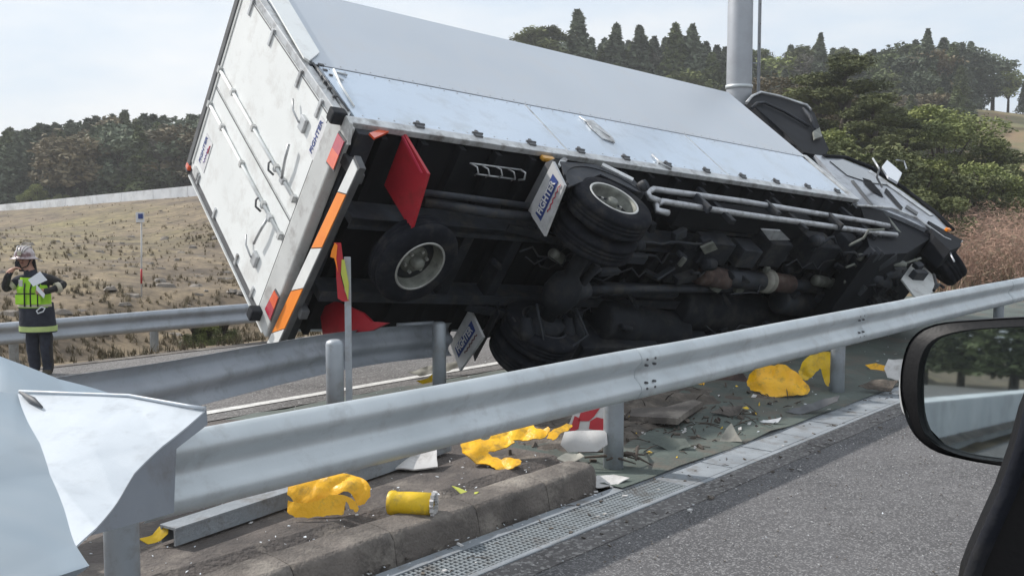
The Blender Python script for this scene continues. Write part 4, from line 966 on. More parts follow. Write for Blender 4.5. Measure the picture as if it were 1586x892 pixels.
# A: big piece with dark red hole
b0 = G(505, 800, 0.0)
A = thing('drum_fragment', 'crumpled orange yellow drum piece with a dark red hole, left of the yellow tube', 'debris', b0, GY)
def as_part(o, root, name):
    o.name = name; o.location = o.location - root.location; o.parent = root; return o
as_part(frag('upper_shell', [(446, 758), (475, 747), (515, 735), (545, 741), (566, 748), (573, 762), (570, 776), (553, 780), (540, 768), (520, 768), (498, 778), (470, 782), (449, 772)], 'yellow', 0, 45, curl=-.03, curl2=-.03, base=800, amp=.02, cut=.02), A, 'upper_shell')
as_part(frag('lower_shell', [(446, 776), (470, 780), (498, 772), (516, 766), (538, 768), (552, 780), (553, 793), (543, 788), (535, 776), (532, 797), (514, 797), (500, 800), (470, 802), (449, 796)], 'yellow', 0, 20, curl=-.03, base=801, amp=.006), A, 'lower_shell')
as_part(frag('inside', [(510, 772), (534, 772), (535, 790), (512, 790)], 'dark_red', 0, 15, base=797, sm=1, curl=0), A, 'inside')
# B: short yellow tube
p1, p2 = G(603, 778, .055), G(670, 782, .06)
B = thing('drum_fragment', 'short bright yellow tube piece with a white torn end lying near the kerb', 'debris', (p1 + p2) / 2 - V((0, 0, .07)), GY)
q1, q2 = p1 - B.location, p2 - B.location + V((0, .02, 0)); d = (q2 - q1)
mb = MB().lathe([(.062, 0), (.066, .01), (.066, .03), (.060, .04), (.062, d.length * .5), (.060, d.length), (.050, d.length), (.052, .02), (.0, .02)], q1, d, 24); obj('tube', mb, M['yellow2'], B)
mb = MB()
for i in range(14):
    a = i / 14 * 6.283; u_ = d.orthogonal().normalized(); v_ = d.normalized().cross(u_); c_ = q2 + (u_ * math.cos(a) + v_ * math.sin(a)) * .054
    mb.box(c_ + d.normalized() * .006, (.02, .018, .02 + .02 * rnd.random()), Matrix.Rotation(a, 3, 'X'))
mb.lathe([(.05, 0), (.0, 0)], q2 - d.normalized() * .01, d, 16); obj('torn_end', mb, M['white_frag'], B)
# C: S shaped piece
o = frag('drum_fragment', [(714, 684), (738, 680), (752, 686), (765, 675), (790, 664), (820, 657), (832, 670), (850, 672), (846, 682), (822, 686), (803, 685), (790, 692), (770, 700), (757, 705), (775, 712), (803, 714), (806, 722), (790, 730), (768, 732), (752, 722), (728, 717), (716, 700)], 'yellow', 0, 62, curl=.03, base=722, amp=.014, th=.007)
tag(o, 'S shaped yellow plastic piece with a curled tongue below the near guardrail', 'debris', GY)
o = frag('board_fragment', [(594, 718), (640, 706), (676, 696), (678, 724), (640, 728), (612, 727)], 'white_frag', 0, 70, sm=1, base=728, amp=.004, th=.01); tag(o, 'pale grey triangular board piece left of the S shaped yellow piece', 'debris')
# checkered piece with the white block beside the post
bq = G(910, 668, -.02); ck = thing('checkered_sheet', 'red and white checkered sheet piece leaning beside the near guardrail post', 'debris', bq)
nn = V((0, -1, .35)).normalized()
def cpl(pxs, off=0): return [PL(a, b, bq, nn) - bq + nn * off for a, b in pxs]
obj('backing', MB().prism(cpl([(882, 655), (895, 622), (945, 618), (945, 668), (884, 668)]), nn * -.006), M['white_frag'], ck)
for pxs in ([(895, 652), (902, 630), (932, 628), (920, 645), (912, 652)], [(882, 668), (890, 644), (899, 648), (896, 664), (888, 668)], [(914, 652), (924, 646), (942, 650), (938, 668), (912, 664)]):
    obj('red_square', MB().prism(cpl(pxs, .003), nn * .002), M['red_frag'], ck)
o = frag('block_fragment', [(868, 690), (874, 672), (905, 668), (938, 669), (941, 690), (925, 700), (880, 700)], 'white_frag', 0, 30, sm=1, base=700, amp=.008, curl2=-.02, th=.03); tag(o, 'pale chunk of broken board leaning against the near guardrail post', 'debris')
o = frag('drum_fragment', [(848, 676), (862, 664), (880, 656), (886, 660), (868, 672), (856, 682)], 'yellow', 0, 60, base=682, amp=.01); tag(o, 'narrow yellow strip next to the checkered sheet', 'debris', GY)
o = frag('drum_fragment', [(1160, 592), (1168, 575), (1195, 566), (1215, 570), (1235, 578), (1255, 598), (1240, 610), (1215, 615), (1185, 612), (1165, 605)], 'yellow', -.12, 42, curl=-.05, base=615, amp=.03, sc=6, th=.008); tag(o, 'large crumpled yellow sheet lying under the near guardrail right of the middle', 'debris', GY)
o = frag('drum_fragment', [(1238, 575), (1248, 556), (1280, 546), (1293, 552), (1290, 585), (1284, 598), (1276, 590), (1270, 572), (1256, 585), (1246, 590)], 'yellow2', -.12, 28, curl=-.04, base=602, amp=.015, th=.008); tag(o, 'arched yellow drum piece against the near guardrail post at the right', 'debris', GY)
o = frag('board_fragment', [(1288, 560), (1297, 548), (1300, 575), (1291, 582)], 'red_frag', -.1, 15, sm=1, base=590); tag(o, 'small red scrap behind the arched yellow piece', 'debris')
for i, (pxs, m, zz, lab) in enumerate(([([(214, 836), (235, 828), (248, 815), (262, 812), (260, 828), (248, 838), (228, 842)], 'yellow2', .01, 'small yellow scrap beside the left guardrail post'),
        ([(700, 756), (712, 757), (742, 764), (738, 768), (716, 764)], 'lime', .005, 'thin lime yellow sliver between the tube and the kerb edge'),
        ([(645, 590), (662, 586), (672, 578), (672, 592), (655, 595)], 'yellow2', -.2, 'small pale yellow scrap beyond the near guardrail beside the bent post'),
        ([(1340, 566), (1356, 562), (1374, 568), (1370, 575), (1352, 573)], 'yellow', -.12, 'small flat yellow scrap near the door mirror'),
        ([(1062, 600), (1070, 590), (1092, 590), (1088, 602), (1072, 606)], 'yellow', -.12, 'dirty yellow scrap under the rail beside the soil heap'),
        ([(862, 712), (880, 702), (898, 703), (905, 710), (888, 716)], 'cream', .01, 'pale curved scrap on the kerb end'),
        ([(1369, 572), (1376, 556), (1398, 556), (1404, 580), (1392, 590), (1374, 586)], 'white_frag', -.12, 'white crumpled plastic piece beside the door mirror'),
        ([(1114, 684), (1124, 664), (1132, 656), (1142, 672), (1150, 685)], 'cream', -.13, 'thin pale triangular shard standing by the drain'),
        ([(912, 748), (925, 738), (950, 735), (975, 742), (955, 752), (925, 755)], 'white_frag', -.14, 'flat grey scrap at the broken kerb end'),
        ([(1095, 588), (1110, 580), (1150, 578), (1160, 592), (1140, 600), (1108, 598)], 'rust', -.12, 'rusty brown crumpled scrap left of the large yellow sheet')])):
    o = frag('debris_scrap', pxs, m, zz, 40 if i not in (1, 5, 8) else 80, curl=.015, amp=.008, th=.005, sm=1); tag(o, lab, 'debris')
# fallen steel channel below the left of the near guardrail
fb = thing('fallen_channel', 'long pale steel channel lying on the island below the near guardrail', 'steel channel', ST(4.3, 2.8, 0))
pa, pb2 = G(272, 818, .09), G(700, 678, .09)
dd = (pb2 - pa); dd.z = 0; dd.normalize(); nn2 = V((-dd.y, dd.x, 0))
def chan(pa, pb2):
    mb = MB(); z1 = .09
    for (o0, o1, za, zb_) in ((0, .12, z1 - .012, z1), (.004, .016, .0, z1 - .013), (.105, .116, .0, z1 - .013)):
        a, b = V((pa.x, pa.y, 0)), V((pb2.x, pb2.y, 0))
        mb.prism([a + nn2 * o0 + V((0, 0, za)), b + nn2 * o0 + V((0, 0, za)), b + nn2 * o1 + V((0, 0, za)), a + nn2 * o1 + V((0, 0, za))], (0, 0, zb_ - za))
    return mb
obj('channel', shift(chan(pa, pb2), fb.location), M['drain'], fb)
# soil heap with roots beyond the post
mb = MB(); n = 26
c0 = G(1020, 655, -.1); 
for j in range(n + 1):
    for i in range(n + 1):
        u, v = i / n * 2 - 1, j / n * 2 - 1; p = c0 + D_ * u * 2.2 + N_ * (v * .75 + .55)
        h = .09 * max(0, 1 - u * u) * max(0, 1 - v * v) + (.05 * noise.noise(p * 5) + .035 * noise.noise(p * 14)) * max(0, 1 - u * u) * max(0, 1 - v * v) - .02
        mb.v.append((p.x, p.y, -.10 + h))
for j in range(n):
    for i in range(n): mb.f.append([j * (n + 1) + i, j * (n + 1) + i + 1, (j + 1) * (n + 1) + i + 1, (j + 1) * (n + 1) + i]); mb.m.append(0); mb.sm.append(True)
obj('soil_heap', mb, M['soil'], kind='stuff')
pl_ = thing('crushed_slab', 'flattened dark grey brown slab lying behind the near guardrail post', 'debris', G(1030, 648, -.1))
mb = MB(); pr = [G(a, b, -.02) - pl_.location for a, b in ((975, 644), (978, 632), (1030, 630), (1075, 618), (1088, 622), (1060, 640), (1050, 648))]
mb.prism(pr, (0, 0, -.05)); o = obj('slab', mb, M['kerb'], pl_)
for i, (a, b, c, d_) in enumerate(((895, 700, 990, 712), (905, 708, 985, 718), (950, 703, 1010, 720), (985, 712, 990, 690), (940, 712, 1000, 705))):
    p1, p2 = G(a, b, -.05), G(c, d_, -.08); mid = (p1 + p2) / 2 + V((0, .02, .03))
    o = obj('root', MB().tube([p1, mid, p2], [.008, .013, .004], 6), M['bark']); tag(o, 'thin brown broken root lying at the foot of the near guardrail post', 'root', 'broken roots at the post foot')
r_ = random.Random(12); mb = MB()
for i in range(420):
    a = r_.gauss(1080, 140); b = r_.gauss(655, 32)
    p = G(a, b, -.1); s_, t_ = st_of(p)
    if s_ < 3.55 or s_ > 8 or (s_ < 3.8 and t_ < T_END): continue
    p.z = (zg(s_, t_) if t_ > T_END else prof(s_)) + .02; kind = r_.random()
    if kind < .45:
        d = V((r_.gauss(0, 1), r_.gauss(0, 1), r_.uniform(-.1, .5))).normalized() * r_.uniform(.05, .22); mb.tube([p, p + d * .5 + V((0, 0, .01)), p + d], [.003, .006, .002], 4, m=0)
    elif kind < .8:
        q = r_.uniform(.01, .04); mb.box(p, (q * 1.6, q, q * .6), Matrix.Rotation(r_.uniform(0, 3), 3, V((r_.random(), r_.random(), 1)).normalized()), m=1)
    else:
        q = r_.uniform(.012, .04); u = V((r_.gauss(0, 1), r_.gauss(0, 1), r_.gauss(0, .5))).normalized() * q; v = u.orthogonal().normalized() * q * .6
        mb.prism([p - u, p + v, p + u * .8, p - v * .7], (0, 0, .003), m=r_.choice([2, 3, 3, 4]))
obj('median_litter', mb, [M['bark'], M['soil'], M['yellow2'], M['white_frag'], M['rust']], kind='stuff')
for pxs, m, zz, lab in (([(1010, 690), (1032, 676), (1062, 682), (1070, 694), (1036, 700)], 'green_ground', -.13, 'flat green grey scrap of sheeting between the near post and the drain'),
        ([(1215, 640), (1262, 622), (1300, 615), (1296, 624), (1240, 642)], 'dark_trim', -.12, 'long dark strip of rubber lying right of the large yellow sheet'),
        ([(1176, 655), (1182, 650), (1210, 648), (1206, 655)], 'trim', -.12, 'short shiny metal stub near the drain'),
        ([(632, 578), (665, 566), (708, 560), (712, 568), (690, 576), (650, 582)], 'cream', -.30, 'pale cream board beyond the near guardrail by the bent post'),
        ([(1100, 640), (1120, 628), (1150, 632), (1142, 645)], 'kerb', -.1, 'brown grey flake of concrete beside the crushed slab'),
        ([(1330, 600), (1350, 588), (1392, 590), (1380, 606)], 'soil', -.1, 'brown clod beside the right post of the near guardrail')):
    o = frag('debris_scrap', pxs, m, zz, 62, curl=.02, amp=.012, th=.006, sm=1); tag(o, lab, 'debris')
r_ = random.Random(5); mb = MB()
for i in range(520):
    t_ = r_.uniform(-1, 16); s_ = r_.choice([r_.uniform(3.18, 3.44), r_.gauss(3.55, .03), 3.1 - abs(r_.gauss(0, .16)), r_.gauss(3.53, .03)])
    if s_ > 3.6 and t_ < T_END: continue
    q = r_.uniform(.003, .016); p = ST(s_, t_, -.143 if s_ < 3.45 else -.138)
    if r_.random() < .25: d = V((r_.gauss(0, 1), r_.gauss(0, 1), 0)).normalized() * r_.uniform(.03, .1); mb.tube([p, p + d * .5 + V((0, 0, .006)), p + d], [.002, .003, .001], 4)
    else: mb.box(p + V((0, 0, q * .2)), (q * 2.2, q * 1.3, q * .6), Matrix.Rotation(r_.uniform(0, 3), 3, V((.2 * r_.random(), .2 * r_.random(), 1)).normalized()), m=r_.choice([1, 1, 2]))
obj('gutter_dirt', mb, [M['bark'], M['soil'], M['white_frag']], kind='stuff')
# clear debris glints: small shards everywhere
mb = MB()
def shard(mb, p, s):
    a = rnd.uniform(0, 6.28); u = V((math.cos(a), math.sin(a), rnd.uniform(-.2, .4))); v = V((-math.sin(a), math.cos(a), rnd.uniform(-.2, .5)))
    p = p + V((0, 0, .004 + s * .25)); e = V((0, 0, .003))
    mb.prism([p - u * s, p + v * s * rnd.uniform(.2, .7), p + u * s * rnd.uniform(.5, 1.2), p - v * s * rnd.uniform(.2, .6)], e, m=rnd.choice([0, 0, 0, 1]))
for i in range(420):
    s, t = rnd.uniform(3.72, 5.6), rnd.uniform(-.5, T_END); shard(mb, ST(s, t, prof(s) + .012), rnd.choice([.004, .006, .008, .012]))
for i in range(150):
    s, t = rnd.uniform(3.5, 6), rnd.uniform(T_END, 14); shard(mb, ST(s, t, zg(s, t) + .02), rnd.choice([.005, .008, .012, .018]))
for i in range(200):
    s, t = 3.1 - abs(rnd.gauss(0, .5)), rnd.uniform(1, 14); shard(mb, ST(s, t, -.149), rnd.choice([.003, .005, .007]))
for i in range(60):
    s, t = rnd.uniform(3.45, 3.56), rnd.uniform(0, T_END); shard(mb, ST(s, t, -.14), rnd.choice([.005, .008, .012]))
for i in range(200):
    s, t = rnd.uniform(5.6, 9), rnd.uniform(0, 12); shard(mb, ST(s, t, prof(s) + .03), rnd.choice([.008, .014]))
obj('glass_shards', mb, [M['paper'], M['white_frag']], kind='stuff')
mb = MB()
for i in range(5000):
    s, t = rnd.uniform(-2, 3.1), rnd.uniform(1.5, 16); r_ = rnd.uniform(.002, .006); p = ST(s, t, -.149)
    mb.prism([p + V((-r_, -r_, 0)), p + V((r_, -r_ * .6, 0)), p + V((r_ * .5, r_, 0))], (0, 0, r_), m=rnd.choice([0, 1]))
obj('road_grit', mb, [M['rock'], M['white_frag']], kind='stuff')

# ------------------------------------------------------------------ vegetation
def leafcloud(fn, n, size, seed, asp=.5):
    r_ = random.Random(seed); mb = MB()
    for i in range(n):
        p, nrm = fn(r_)
        if p is None: continue
        u = V((r_.gauss(0, 1), r_.gauss(0, 1), r_.gauss(0, .6))).normalized(); v = u.cross(V((r_.gauss(0, 1), r_.gauss(0, 1), r_.gauss(0, 1)))).normalized()
        s = size * r_.uniform(.5, 1.3)
        mb.add([p - u * s, p - v * s * asp, p + u * s, p + v * s * asp * r_.uniform(.5, 1.2)], [(0, 1, 2, 3)], 0)
    return mb
def cedar_fn(h, r0, seed, lo=.12):
    def f(r_):
        z = lo + (1 - lo) * (r_.random() ** 1.15); a = r_.uniform(0, 6.283)
        lump = 1 + .75 * noise.noise(V((math.cos(a) * 1.8, math.sin(a) * 1.8, z * 7 + seed * 5)))
        br = .95 + .12 * math.sin(z * h * 4 + 5 * noise.noise(V((a, z * 4, seed))))
        rad = r0 * ((1 - z) ** .72) * lump * br * (r_.random() ** .35)
        return V((math.cos(a) * rad, math.sin(a) * rad, z * h - rad * .25)), None
    return f
def blob_fn(h, blobs):
    def f(r_):
        c, rx, rz = r_.choice(blobs); d = V((r_.gauss(0, 1), r_.gauss(0, 1), r_.gauss(0, 1))).normalized() * (r_.random() ** .3)
        k = 1 + .35 * noise.noise(d * 2.2 + c)
        return c + V((d.x * rx, d.y * rx, d.z * rz)) * k, None
    return f
def tree_proto(kind, h, seed, m, nl=1.0, ls=1.0):
    r_ = random.Random(seed); tr = MB()
    if kind == 'cedar':
        cm = leafcloud(cedar_fn(h, h * .21, seed), 3400, .26, seed); tr.tube([V((0, 0, -.6)), V((0, 0, h * .5)), V((0, 0, h * .97))], [.2, .13, .03], 7)
        for i in range(14):
            z = h * r_.uniform(.15, .85); a = r_.uniform(0, 6.28); l = h * .15 * (1 - z / h) ** .7; tr.tube([V((0, 0, z)), V((math.cos(a) * l, math.sin(a) * l, z - .1))], [.04, .01], 4)
    elif kind == 'pine':
        tr.tube([V((0, 0, -.6)), V((.2, 0, h * .4)), V((-.1, .1, h * .75)), V((.1, 0, h * .95))], [.22, .17, .1, .03], 7); bl = []
        for i in range(13):
            z = h * (.35 + .6 * i / 12); a = i * 2.4 + r_.uniform(-.4, .4); l = h * .26 * (1.15 - z / h); e = V((math.cos(a) * l, math.sin(a) * l, z + .25))
            tr.tube([V((0, 0, z - .3)), e * .6 + V((0, 0, z * .4 - .1)), e], [.07, .05, .015], 5); bl += [(e, .62, .28), (e * .6 + V((0, 0, .4 * z)), .5, .25)]
        bl.append((V((.1, 0, h * .97)), .4, .35)); cm = leafcloud(blob_fn(h, bl), int(3400 * nl), .17 * ls, seed, .3)
    else:
        bl = []; tr.tube([V((0, 0, -.6)), V((0, 0, h * .35)), V((.2, 0, h * .6))], [.22, .16, .06], 7)
        for i in range(15):
            a = r_.uniform(0, 6.28); q = r_.random() ** .6 * h * .30; z = h * r_.uniform(.35, .9); k = 1 - abs(z / h - .55) * .9
            e = V((math.cos(a) * q * k, math.sin(a) * q * k, z)); bl.append((e, h * .13 * r_.uniform(.7, 1.3), h * .10)); tr.tube([V((0, 0, h * .32)), e * .5 + V((0, 0, h * .2)), e], [.08, .05, .015], 5)
        if kind == 'bush': bl += [(V((math.cos(i) * h * .25, math.sin(i) * h * .25, h * .2)), h * .2, h * .2) for i in range(7)]
        cm = leafcloud(blob_fn(h, bl), int(3400 * nl) if kind != 'bare' else 1500, .22 * ls if kind != 'bare' else .3, seed, .55 if kind != 'bare' else .10)
    root = bpy.data.objects.new('tmp', None)
    return (cm.mesh('crown', M[m]), tr.mesh('trunk', M['bark']), h)
PR = {}
PR['cedar'] = [tree_proto('cedar', 10, 1, 'cedar'), tree_proto('cedar', 10, 2, 'cedar'), tree_proto('cedar', 10, 3, 'cedar_light')]
PR['broad'] = [tree_proto('broad', 8, 4, 'broad'), tree_proto('broad', 8, 5, 'cedar_light')]
PR['olive'] = [tree_proto('broad', 8, 6, 'olive_leaf'), tree_proto('broad', 8, 16, 'cedar')]
PR['pine'] = [tree_proto('pine', 8, 7, 'pine'), tree_proto('pine', 8, 8, 'pine')]
PR['bare'] = [tree_proto('bare', 8, 9, 'grey_leaf')]
PR['bush'] = [tree_proto('bush', 4, 10, 'broad', 3, .35), tree_proto('bush', 4, 11, 'pine', 3, .35)]
PR['nbroad'] = [tree_proto('broad', 8, 24, 'broad', 5, .42), tree_proto('broad', 8, 25, 'cedar_light', 5, .42)]
PR['npine'] = [tree_proto('pine', 8, 27, 'pine', 5, .55), tree_proto('pine', 8, 28, 'pine', 5, .55)]
PR['nolive'] = [tree_proto('broad', 8, 29, 'olive_leaf', 4, .45)]
NM = {'cedar': 'cedar_tree', 'broad': 'leafy_tree', 'olive': 'leafy_tree', 'pine': 'pine_tree', 'bare': 'bare_tree', 'bush': 'bush', 'nbroad': 'leafy_tree', 'npine': 'pine_tree', 'nolive': 'leafy_tree'}
def tree(kind, p, h, label, group=None, wide=1.0, k=None):
    c, t_, h0 = PR[kind][rnd.randrange(len(PR[kind])) if k is None else k]
    r = thing(NM[kind], label, 'bush' if kind == 'bush' else 'tree', p, group); s = h / h0
    r.scale = (s * wide, s * wide, s); r.rotation_euler = (0, 0, rnd.uniform(0, 6.28))
    obj('crown', c, None, r); obj('trunk', t_, None, r); return r
def at_top(kind, px, topy, dep, label, group=None, wide=1.0, k=None, hmin=4, basez=None):
    p = D(px, 400, dep); p.z = terr(p.x, p.y) if basez is None else basez; topz = CH + (HOR - topy) / FPX * dep
    return tree(kind, p, max(hmin, topz - p.z), label, group, wide, k)
def zone(px, tab):
    for x, z in tab:
        if px < x: return z
    return tab[-1][1]
def interp(tab, x):
    if x <= tab[0][0]: return tab[0][1]
    for (a, ya), (b, yb) in zip(tab, tab[1:]):
        if x <= b: return lerp(ya, yb, (x - a) / (b - a))
    return tab[-1][1]
GL = 'dark wood at the left beyond the pale wall'
topL = [(-80, 215), (0, 207), (40, 200), (90, 192), (150, 186), (200, 178), (240, 184), (270, 184), (330, 176), (420, 180)]
for row, (dep, step, drop) in enumerate(((92, 17, 16), (98, 15, 5), (104, 15, 0), (112, 18, 0), (120, 22, 4))):
    px = -90 + row * 5
    while px < 430:
        kd = 'bare' if (235 < px < 275 and row == 0) else ('olive' if (px > 255 and row < 2) or rnd.random() < .18 else 'cedar')
        ty = interp(topL, px) + drop + rnd.uniform(-4, 12)
        lab = {'cedar': 'dark green cedar', 'olive': 'rounded dull green tree', 'bare': 'pale grey leafless tree'}[kd] + ' in ' + ('front', 'second', 'middle', 'fourth', 'rear')[row] + ' row of left wood, ' + zone(px, ((0, 'at its far left end'), (30, 'at the left picture edge'), (85, 'above the firefighter'), (135, 'just right of the firefighter'), (185, 'left of the blue headed stake'), (240, 'above the blue headed stake'), (290, 'right of the blue headed stake'), (999, 'behind the truck box')))
        at_top(kd, px, ty, dep + rnd.uniform(-2, 2), lab, GL, wide=rnd.uniform(1.1, 1.6)); px += step * rnd.uniform(.8, 1.3)
for px, ty in ((45, 292), (60, 284), (100, 300), (150, 302)):
    at_top('bush', px, ty, 88, 'low pale shrub showing above the pale wall at the left', 'shrubs behind the pale wall', hmin=2)
GR = 'wooded skyline behind the truck'
topR = [(780, 75), (820, 62), (860, 62), (895, 62), (940, 66), (1000, 62), (1060, 62), (1120, 70), (1180, 78), (1230, 72), (1290, 78), (1330, 84), (1400, 70), (1470, 68), (1520, 74), (1545, 95), (1570, 122), (1640, 150), (1720, 170)]
for row, (dep, step, drop) in enumerate(((96, 23, 70), (106, 20, 40), (116, 19, 12), (124, 18, 0), (132, 20, 0))):
    px = 760 + row * 7
    while px < 1720:
        if row < 4 and px > 1485: px += step; continue
        kd = 'cedar' if px < 1170 and rnd.random() < .8 else rnd.choice(['olive', 'cedar', 'pine', 'broad', 'cedar', 'bare'])
        if 1420 < px < 1545: kd = rnd.choice(['cedar', 'cedar', 'olive'])
        ty = interp(topR, px) + drop + rnd.uniform(-3, 14)
        lab = {'cedar': 'dark cedar', 'olive': 'brownish round tree', 'pine': 'sparse pine', 'broad': 'bright green leafy tree', 'bare': 'grey leafless tree'}[kd] + ' in ' + ('front', 'second', 'middle', 'fourth', 'skyline')[row] + ' row of the hill wood, ' + zone(px, ((870, 'above the truck roof'), (920, 'by the tallest cedar'), (1000, 'between tallest cedar and pole'), (1080, 'further left of the pole'), (1180, 'beside the pole'), (1240, 'just right of the pole'), (1300, 'above the wind deflector'), (1370, 'above the truck cab'), (1440, 'above the white mirror'), (1520, 'above the brown scrub'), (1590, 'at the right picture edge'), (9999, 'beyond the right picture edge')))
        at_top(kd, px, ty, dep + rnd.uniform(-2, 2), lab, GR, wide=rnd.uniform(1.1, 1.7)); px += step * rnd.uniform(.8, 1.3)
for px, ty, wd, lab in ((893, 24, 1.25, 'tallest pointed cedar on the skyline above the truck roof'), (952, 44, 1.2, 'pointed cedar on the skyline, second left of the tall pole'), (987, 47, 1.2, 'pointed cedar on the skyline midway between the tallest cedar and the pole'),
                        (1042, 44, 1.2, 'light green pointed cedar on the skyline left of the tall pole'), (1068, 45, 1.1, 'narrow cedar on the skyline nearest the left of the tall pole'), (1263, 58, .9, 'small pointed cedar on the skyline right of the tall pole'), (1426, 52, 1.0, 'pointed cedar rising above the hilltop at the right')):
    at_top('cedar', px, ty, 113, lab, wide=wd, k=2 if px == 1042 else 0)
for i, px in enumerate((818, 836, 856)): at_top('pine', px, 52 + (i == 0) * 6 - (i == 2) * 3, 112, 'small spiky pine on the skyline left of the tallest cedar', 'spiky pines on the skyline', wide=1.2)
# nearer trees at the right of the truck
at_top('npine', 1300, 92, 44, 'broad spreading pine just right of the black wind deflector', wide=1.5, k=0)
at_top('npine', 1262, 120, 46, 'dense pine behind the tall pole and the truck cab', wide=1.6, k=1)
at_top('nolive', 1235, 110, 52, 'brownish tree between the tall pole and the broad pine', wide=1.4, k=0)
at_top('npine', 1345, 150, 40, 'lower pine beside the truck cab', wide=1.5, k=0)
at_top('npine', 1400, 188, 42, 'feathery dark pine above the front of the truck', wide=1.6)
at_top('nbroad', 1452, 168, 46, 'bright green bushy tree right of the truck cab', wide=1.5, k=0)
at_top('nbroad', 1492, 215, 44, 'green bushy tree at the edge of the brown scrub', wide=1.5, k=0)
at_top('npine', 1380, 170, 52, 'tall loose pine behind the white mirror of the truck', wide=1.6, k=1)
for i, (px, ty, dep) in enumerate(((1535, 248, 37), (1582, 252, 38), (1375, 235, 33), (1420, 245, 34), (1465, 262, 35), (1510, 268, 36), (1555, 272, 38), (1600, 275, 38), (1330, 215, 32), (1288, 200, 34), (1400, 290, 29), (1450, 300, 29), (1650, 270, 36), (1345, 280, 29), (1240, 230, 36), (1290, 260, 30))):
    at_top('bush', px, ty, dep, ('dark green bush', 'light green bush')[i % 3 == 0] + ' in the ' + ('rear' if dep > 33 else 'front') + ' thicket, ' + zone(px, ((1260, 'by the pole foot'), (1300, 'behind the wind deflector'), (1340, 'left behind the truck cab'), (1360, 'behind the cab window'), (1390, 'behind the white mirror'), (1440, 'above the cab front'), (1480, 'left over the brown scrub'), (1530, 'over the middle of the brown scrub'), (1580, 'over the right of the brown scrub'), (1625, 'at the right picture edge'), (9999, 'beyond the right picture edge'))), 'thicket behind the truck cab', wide=1.25, hmin=1.6, k=1 if i % 3 else 0)
# brown scrub and tufts
def tuft_field(name, pts_fn, n, m, hh, ww, blades, seed):
    r_ = random.Random(seed); mb = MB()
    for i in range(n):
        p = pts_fn(r_)
        if p is None: continue
        H = hh * r_.uniform(.4, 1.3)
        for k in range(blades):
            a = r_.uniform(0, 6.28); e = p + V((math.cos(a) * H * r_.uniform(.1, .6), math.sin(a) * H * .5, H * r_.uniform(.6, 1.1))); q = V((math.sin(a), -math.cos(a), 0)) * ww
            b_ = p + V((r_.gauss(0, H * .25), r_.gauss(0, H * .25), -.03))
            mb.add([b_ - q, b_ + q, e], [(0, 1, 2)], r_.randrange(len(m)))
    return obj(name, mb, [M[x] for x in m], kind='stuff')
def scrub(r_):
    p = D(r_.uniform(1462, 1720), 400, r_.uniform(23, 35)); s, t = st_of(p)
    p.z = terr(p.x, p.y); return p
tuft_field('brown_scrub', scrub, 900, ['tan_grass', 'brush'], .9, .012, 14, 3)
r_ = random.Random(31); mb = MB()
for i in range(330):
    c = scrub(r_); Hh = r_.uniform(.8, 1.9); 
    for k in range(130):
        a = r_.uniform(0, 6.283); q = r_.random() ** .5 * Hh * .55; z = Hh * r_.random() ** .8; p = c + V((math.cos(a) * q, math.sin(a) * q, z))
        d = V((math.cos(a) * .6 + r_.gauss(0, .5), math.sin(a) * .6 + r_.gauss(0, .5), r_.uniform(-.1, 1.2))).normalized() * r_.uniform(.08, .28); w_ = d.orthogonal().normalized() * r_.uniform(.005, .014)
        mb.add([p - w_, p + w_, p + d], [(0, 1, 2)], 0 if r_.random() < .8 else 1)
    for k in range(5): mb.add([c + V((-.01, 0, 0)), c + V((.01, 0, 0)), c + V((r_.gauss(0, .3), r_.gauss(0, .3), Hh * .8))], [(0, 1, 2)], 0)
obj('brown_twigs', mb, [M['brush'], M['tan_grass']], kind='stuff')
def bankpt(r_):
    s = 15.6 + abs(r_.gauss(0, 1)) * 14; t = r_.uniform(-28, 42); p = ST(s, t)
    if p.y < 8: return None
    p.z = terr(p.x, p.y); return p
tuft_field('bank_grass', bankpt, 8000, ['tan_grass', 'tan_grass', 'tan_grass'], .06, .014, 8, 4)
def verge(r_):
    p = ST(r_.uniform(14.3, 17.2), r_.uniform(-20, 20)); p.z = terr(p.x, p.y) + .02; return p
tuft_field('verge_weeds', verge, 1500, ['tan_grass', 'olive_leaf'], .16, .012, 9, 5)
mb = MB()
for i in range(1500):
    s = 16 + abs(rnd.gauss(0, 1)) * 11; p = ST(s, rnd.uniform(-22, 32)); p.z = terr(p.x, p.y); r_ = .03 + .17 * rnd.random() ** 2.5; ex = rnd.uniform(.8, 1.8)
    lo = [p + V((math.cos(a) * r_ * ex * rnd.uniform(.7, 1.2), math.sin(a) * r_ * rnd.uniform(.7, 1.2), -.03)) for a in [k * 1.0472 for k in range(6)]]; h_ = r_ * rnd.uniform(.2, .6)
    hi = [p.lerp(q, rnd.uniform(.4, .8)) + V((0, 0, h_ * rnd.uniform(.7, 1.2))) for q in lo]
    mb.add(lo + hi, [(k, (k + 1) % 6, (k + 1) % 6 + 6, k + 6) for k in range(6)] + [tuple(range(6, 12))], 0)
obj('bank_stones', mb, M['rock'], kind='stuff')
def clump(r_):
    if r_.random() < .35 or not hasattr(clump, 'c'): 
        px = r_.uniform(-40, 420); py = r_.uniform(345, 560); clump.c = bank_hit(px, py)
    p = clump.c + V((r_.gauss(0, .35), r_.gauss(0, .35), 0)); p.z = terr(p.x, p.y)
    return p if st_of(p)[0] > 15.7 else None
tuft_field('weed_clumps', clump, 800, ['tan_grass', 'tan_grass', 'olive_leaf'], .12, .007, 18, 8)
